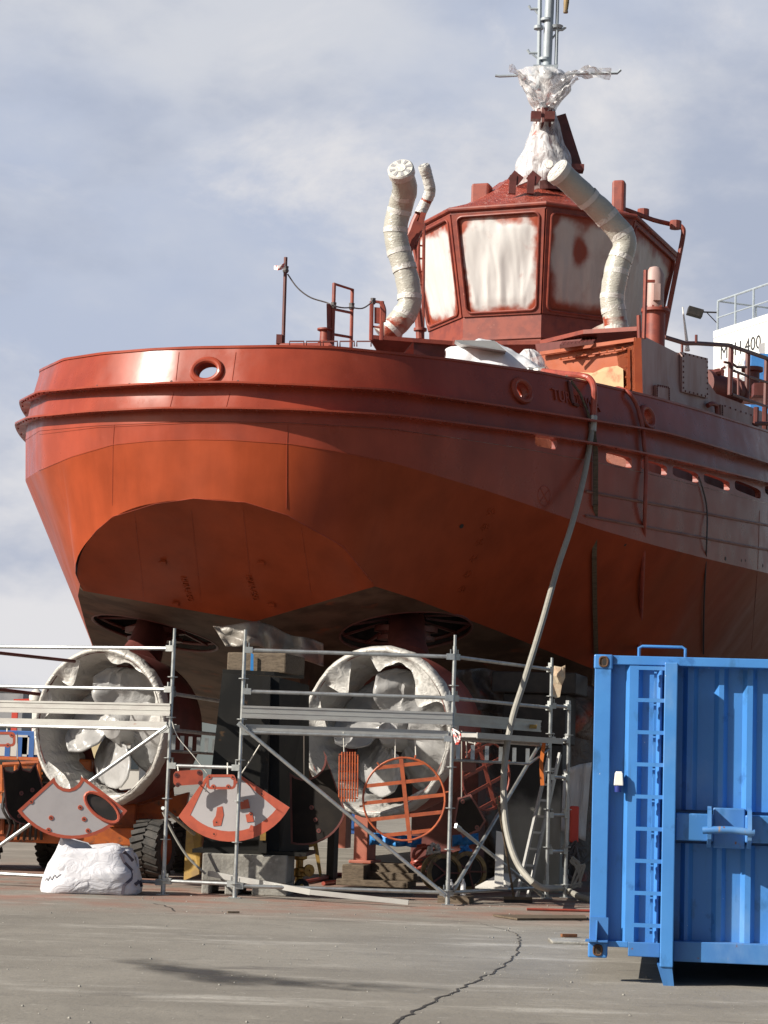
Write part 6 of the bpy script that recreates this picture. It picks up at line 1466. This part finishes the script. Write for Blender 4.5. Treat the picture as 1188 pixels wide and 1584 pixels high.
# ------------------------------------------------------------------ orange machine behind the bag
t = thing('boom_lift', 'orange wheeled work platform machine behind the white bag, with chunky tyres', 'machine', G(120, 1346)); D = 32.3
mb = MB(); mb.box(PX(70, D + .9, .62), (3.0, 1.5, .32)); mb.box(PX(150, D + .8, .85), (1.3, 1.3, .35)); put('chassis', mb, 'machine', t, bevel=.03)
mb = MB(); mb.box(PX(60, D + .9, 1.25), (1.7, 1.2, .8)); mb.box(PX(20, D + .6, 1.0), (.6, 1.3, .5)); put('turntable', mb, 'machine', t, bevel=.04)
mb = MB(); mb.bar(P(40, 1185, D + .6), P(170, 1260, D + .9), .25, .3); mb.bar(P(160, 1240, D + .9), P(265, 1225, D + 1.5), .22, .26); mb.prism([P(180, 1255, D + .3), P(292, 1225, D + .6), P(285, 1262, D + .6), P(200, 1275, D + .3)], (0, .3, 0)); put('boom', mb, 'machine', t, bevel=.02)
mb = MB(); 
for a, b in (((4, 1183), (4, 1290)), ((4, 1183), (60, 1180)), ((60, 1180), (62, 1240)), ((4, 1205), (60, 1205)), ((25, 1183), (25, 1240)), ((0, 1225), (62, 1225))): mb.tube([P(*a, D - .2), P(*b, D - .2)], .035, 7)
put('guard_rail', mb, 'machine', t)
mb = MB(); mb.box(PX(30, D + .2, .95), (.7, .7, .35)); mb.box(PX(20, D + .1, .7), (.5, .4, .4)); put('engine', mb, 'dark', t, bevel=.02)
mb = MB()
for k in range(7): mb.tube(smoothpts([P(8 + 9 * k, 1225, D - .25), P(4 + 11 * k, 1250, D - .4), P(16 + 8 * k, 1275, D - .35), P(10 + 9 * k, 1298, D - .2)], 4), .022, 6)
put('hydraulic_hoses', mb, 'dark', t)
mb = MB(); mb.tube([P(66, 1270, D - .15), P(150, 1238, D + .3)], .07, 10); mb.tube([P(120, 1250, D + .1), P(185, 1226, D + .5)], .04, 10); put('lift_cylinder', mb, 'steel', t, smooth=True)
mb = MB(); mb.box(PX(45, D + .1, 1.35), (.9, .12, .5)); mb.box(PX(95, D + .05, 1.1), (.35, .12, .4)); put('grille_panel', mb, 'dark', t, bevel=.02)
mb = MB()
for k in range(5): mb.bar(PX(25, D - .02, 1.18 + .08 * k), PX(66, D - .02, 1.18 + .08 * k), .03, .03)
put('grille_bars', mb, 'machine', t)
mb = MB(); mb.box(PX(0, D - .1, .86), (.8, .5, .22)); mb.box(PX(60, D - .15, .78), (.5, .2, .12)); put('battery_box', mb, 'fargrey', t, bevel=.02)
def tyre(px, r, w_, D, seed):
    c = PX(px, D, r); ax = V((.97, -.26, 0)).normalized(); mb = MB()
    mb.lathe(c, ax, [(-w_ / 2, r * .55), (-w_ / 2, r * .86), (-w_ * .42, r * .95), (w_ * .42, r * .95), (w_ / 2, r * .86), (w_ / 2, r * .55)], 36)
    e1 = ax.cross(V((0, 0, 1))).normalized(); e2 = V((0, 0, 1))
    for k in range(22):
        for s_ in (-1, 1):
            a = 2 * math.pi * (k + (.5 if s_ > 0 else 0)) / 22; a2 = a + .16; rd = e1 * math.cos(a) + e2 * math.sin(a); rd2 = e1 * math.cos(a2) + e2 * math.sin(a2)
            mb.bar(c + rd * (r * .96) + ax * (s_ * w_ * .48), c + rd2 * (r * .96) + ax * (s_ * w_ * .02), .07, .05, rd)
    tt = put('tyre', mb, 'rubber', t, smooth=True, ang=30); mb = MB(); mb.lathe(c, ax, [(-w_ * .4, r * .02), (-w_ * .35, r * .5), (-w_ / 2, r * .57), (w_ / 2, r * .57), (w_ * .35, r * .5), (w_ * .4, r * .02)], 24); put('rim', mb, 'machine', t, tt)
for px, D2 in ((236, 31.6), (296, 33.6), (90, 33.9), (-30, 33.5)): tyre(px, .41, .42, D2, px)
mb = MB(); mb.box(PX(70, D - .02, .55), (2.9, .3, .26)); put('bumper', mb, 'machine', t, bevel=.02)
text('lettering', 'A', .16, P(122, 1311, D - .2), V((1, 0, 0)), V((0, -1, 0)), 'farwhite', t)
mb = MB(); mb.box(P(205, 1312, D + .12), (.14, .01, .08)); put('warning_plate', mb, 'tape', t)

# ------------------------------------------------------------------ background yard
def building(name, label, cat, px0, px1, D, h, dep, m, wins=(), roof=None, group=None):
    a = PX(px0, D, 1); b = PX(px1, D, 1); c = (a.x + b.x) / 2; w_ = b.x - a.x; t = thing(name, label, cat, (c, D, 0), group)
    mb = MB(); mb.box((c, D + dep / 2, h / 2), (w_, dep, h)); put('wall', mb, m, t, bevel=.02)
    if roof:
        mb = MB(); mb.box((c, D + dep / 2, h + .08), (w_ + .3, dep + .3, .16)); put('roof', mb, roof, t)
    for (x, z, ww, hh, mm) in wins:
        mb = MB(); mb.box((a.x + w_ * x, D - .012, z), (ww, .05, hh)); f = put('window' if mm == 'glassdark' else 'panel', mb, mm, t)
    if name == 'shipping_container':
        mb = MB()
        for k in range(int(w_ / .28)): mb.box((a.x + .2 + k * .28, D - .02, h / 2), (.12, .05, h - .3))
        put('corrugation', mb, m, t)
    return t
YB = 'yard containers behind the tug'
building('shipping_container', 'blue shipping container behind the orange machine, far left', 'shipping container', -60, 52, 52, 2.35, 2.4, 'farblue', [(.62, 2.0, .9, .5, 'farwhite'), (.95, 2.0, .5, .4, 'farwhite')], group=YB)
building('shipping_container', 'small blue container seen through the gap under the hull', 'shipping container', 534, 566, 60, .55, 2.4, 'farblue', group=YB)
building('site_office', 'pale cream site office with dark window bars seen through the left nozzle', 'building', 92, 158, 60, 2.5, 4, 'farcream', [(.18, 1.9, .35, .5, 'glassdark'), (.55, 1.9, .1, 2.0, 'dark')], 'fargrey')
building('warehouse', 'low grey warehouse on the horizon at the left edge', 'building', -160, 30, 260, 10.3, 20, 'fargrey', [(.3, 6, 6, 2, 'glassdark'), (.7, 6, 6, 2, 'glassdark')], 'farwhite')
building('warehouse', 'long pale shed seen under the hull between the supports', 'building', 360, 900, 90, 3.2, 10, 'fargrey', [(.25, 1.6, 3, 2.2, 'farwhite'), (.45, 1.2, 2, 2, 'farred')], 'farwhite')
building('cabin', 'pale work cabin behind the nozzle gap left', 'building', 165, 215, 75, 3.0, 4, 'farwhite', [(.5, 1.9, 1.0, .7, 'glassdark')], 'fargrey')
mb = MB(); mb.bar(P(22, 1086, 70), P(58, 1085, 70), .25, .18); mb.bar(P(24, 1087, 70), V((P(24, 1087, 70).x, 70, 0)), .18, .18); mb.bar(P(56, 1087, 70), V((P(56, 1087, 70).x, 70, 0)), .18, .18); put('gantry', mb, 'farred', label='bright red beam frame in the distance at far left', cat='gantry')
mb = MB(); b = PX(54, 66, 0); mb.tube([b, P(56, 1084, 66)], .12, 8); mb.lathe(P(56, 1084, 66), (0, 0, 1), [(0, .01), (0, .2), (.12, .22), (.25, .18), (.35, .06), (.38, .01)], 14); put('radar_dome', mb, 'farwhite', label='white rounded equipment post just left of the left nozzle', cat='post', smooth=True)
mb = MB(); rows = []
xs = list(range(-420, 1620, 30))
ridge = [P(x, 1078 + 7 * nz((x * .013, 0, 0)) + (8 if x < 60 else 0) + .033 * (x - 100), 700) for x in xs]
rows = [[V((p.x * 1.0, 690, 0)) for p in ridge], ridge, [V((p.x, 900, 0)) for p in ridge]]; mb.grid(rows); put('hills', mb, 'hill', label='low hazy ridge on the horizon', kind='structure', smooth=True)
def tree(px, top_, D, w_, label, seed):
    rr = random.Random(seed); b = PX(px, D, 0); h = P(px, top_, D).z; t = thing('tree', label, 'tree', b, 'trees on the far side of the yard')
    mb = MB(); mb.tube([b, b + V((.1, 0, h * .5)), b + V((-.1, 0, h * .85))], [.3, .2, .06], 8)
    for k in range(6): a = rr.random() * 6.28; mb.tube([b + V((0, 0, h * (.35 + .08 * k))), b + V((math.cos(a) * w_ * .35, math.sin(a) * w_ * .35, h * (.5 + .08 * k)))], [.1, .03], 5)
    put('trunk', mb, 'trunk', t); mb = MB()
    cl = [V((rr.gauss(0, .3) * w_, rr.gauss(0, .3) * w_, h * rr.uniform(.4, .95))) for _ in range(26)]
    for c in cl:
        for _ in range(70):
            q = b + c + V((rr.gauss(0, 1), rr.gauss(0, 1), rr.gauss(0, .8))) * w_ * .11; n_ = V((rr.gauss(0, 1), rr.gauss(0, 1), rr.gauss(0, 1))).normalized(); x = n_.orthogonal().normalized(); y = n_.cross(x); s_ = w_ * .05
            mb.add([q - x * s_, q + y * s_ * .6, q + x * s_, q - y * s_ * .6], [(0, 1, 2, 3)])
    put('crown', mb, 'leaf', t)
tree(183, 1074, 140, 4.2, 'dark green bushy tree seen through the left nozzle', 3); tree(205, 1086, 150, 3.4, 'smaller green tree right of the bushy one, through the left nozzle', 5)

# ------------------------------------------------------------------ white crane house at the right edge
D1 = 70.0; k0 = P(1104, 523, D1); dirr = V((P(1188, 497, 67.1).x - k0.x, -2.9, 0)).normalized(); nn = V((dirr.y, -dirr.x, 0))
if nn.dot(sdir) < 0: nn = -nn
t = thing('crane_house', 'white crane machinery house with railing on its roof, behind the tug at right', 'crane', (k0.x, D1, 0))
LW = 9.0; z1 = k0.z; z0 = P(1102, 596, D1).z; base_ = V((k0.x, k0.y, 0)); Q = lambda x, z, o=0.0: base_ + dirr * x + nn * o + V((0, 0, z))
mb = MB(); mb.prism([Q(0, z0), Q(LW, z0), Q(LW, z1), Q(0, z1)], -nn * 5); put('house', mb, 'white', t)
mb = MB(); mb.prism([Q(.0, z1 + .003, .02), Q(LW, z1 + .003, .02), Q(LW, z1 + .22, .02), Q(.0, z1 + .22, .02)], -nn * .1); put('roof_edge', mb, 'white', t)
mb = MB()
for k in range(9): mb.tube([Q(.15 + k * 1.05, z1 + .2, -.05), Q(.15 + k * 1.05, z1 + 1.2, -.05)], .035, 6)
mb.tube([Q(.15, z1 + 1.2, -.05), Q(LW, z1 + 1.2, -.05)], .035, 6); mb.tube([Q(.15, z1 + 1.2, -.05), Q(.15, z1 + 1.2, -4.5)], .03, 6)
for k in range(3): mb.tube([Q(.15, z1 + .2, -1.5 - 1.5 * k), Q(.15, z1 + 1.2, -1.5 - 1.5 * k)], .03, 6)
mb.tube([Q(.15, z1 + .65, -.05), Q(LW, z1 + .65, -.05)], .022, 6); put('railing', mb, 'grey_paint', t)
mb = MB(); mb.bar(Q(.8, z1 + .5, -1.5), Q(LW, z1 + .85, -1.5), .5, .22); put('boom_rest', mb, 'white', t)
mb = MB(); q = Q(-.0, z1 + .75); mb.tube([q + V((.1, 0, .1)), q + V((-.45, 0, .1))], .03, 6); mb.tube([q + V((.1, 0, -.25)), q + V((-.25, 0, .1))], .02, 5); mb.box(q + V((-.62, 0, .08)), (.5, .35, .26), Matrix.Rotation(.25, 3, 'Y')); put('floodlight', mb, 'dark', t, bevel=.02)
def mbt(body, px, py, size, m): 
    lo = 0; p = None
    d = ray(px, py); tt = (base_ - CP).dot(nn) / d.dot(nn); p = CP + d * tt; text('lettering', body, size, p + nn * .01, dirr, nn, m, t, ext=.004, align='LEFT')
    return p
mbt('MBH 400', 1114, 548, .62, 'black'); mbt('Max 400 t', 1119, 571, .42, 'greyletter')
def CQ(px, py): d = ray(px, py); return CP + d * ((base_ - CP).dot(nn) / d.dot(nn)) + nn * .012
mb = MB(); mb.prism([CQ(1174, 532), CQ(1183, 530), CQ(1183, 551), CQ(1177, 549), CQ(1174, 543)], nn * .004); mb.prism([CQ(1174, 557), CQ(1183, 556), CQ(1183, 557.5), CQ(1174, 558.5)], nn * .004); put('emblem', mb, 'fargrey', t)
mb = MB()
for k in range(4): x = 1171 + k * 4; mb.prism([CQ(x, 571 - k * .6), CQ(x + 3, 565 - k * .6), CQ(x + 3.4, 570.5 - k * .6)], nn * .004)
put('emblem', mb, 'greyletter', t)
mb = MB(); mb.prism([Q(1.2, z0 - .0), Q(LW, z0 - .0), Q(LW, 0), Q(1.2, 0)], -nn * 4); put('tower', mb, 'fargrey', t)
mb = MB(); mb.box(Q(4.6, z0 - 1.0, .35), (2.2, 1.2, 2.2)); put('drive_unit', mb, 'blue', t)
scene.cycles.max_bounces = 8; scene.cycles.transparent_max_bounces = 12
scene.cycles.use_denoising = True
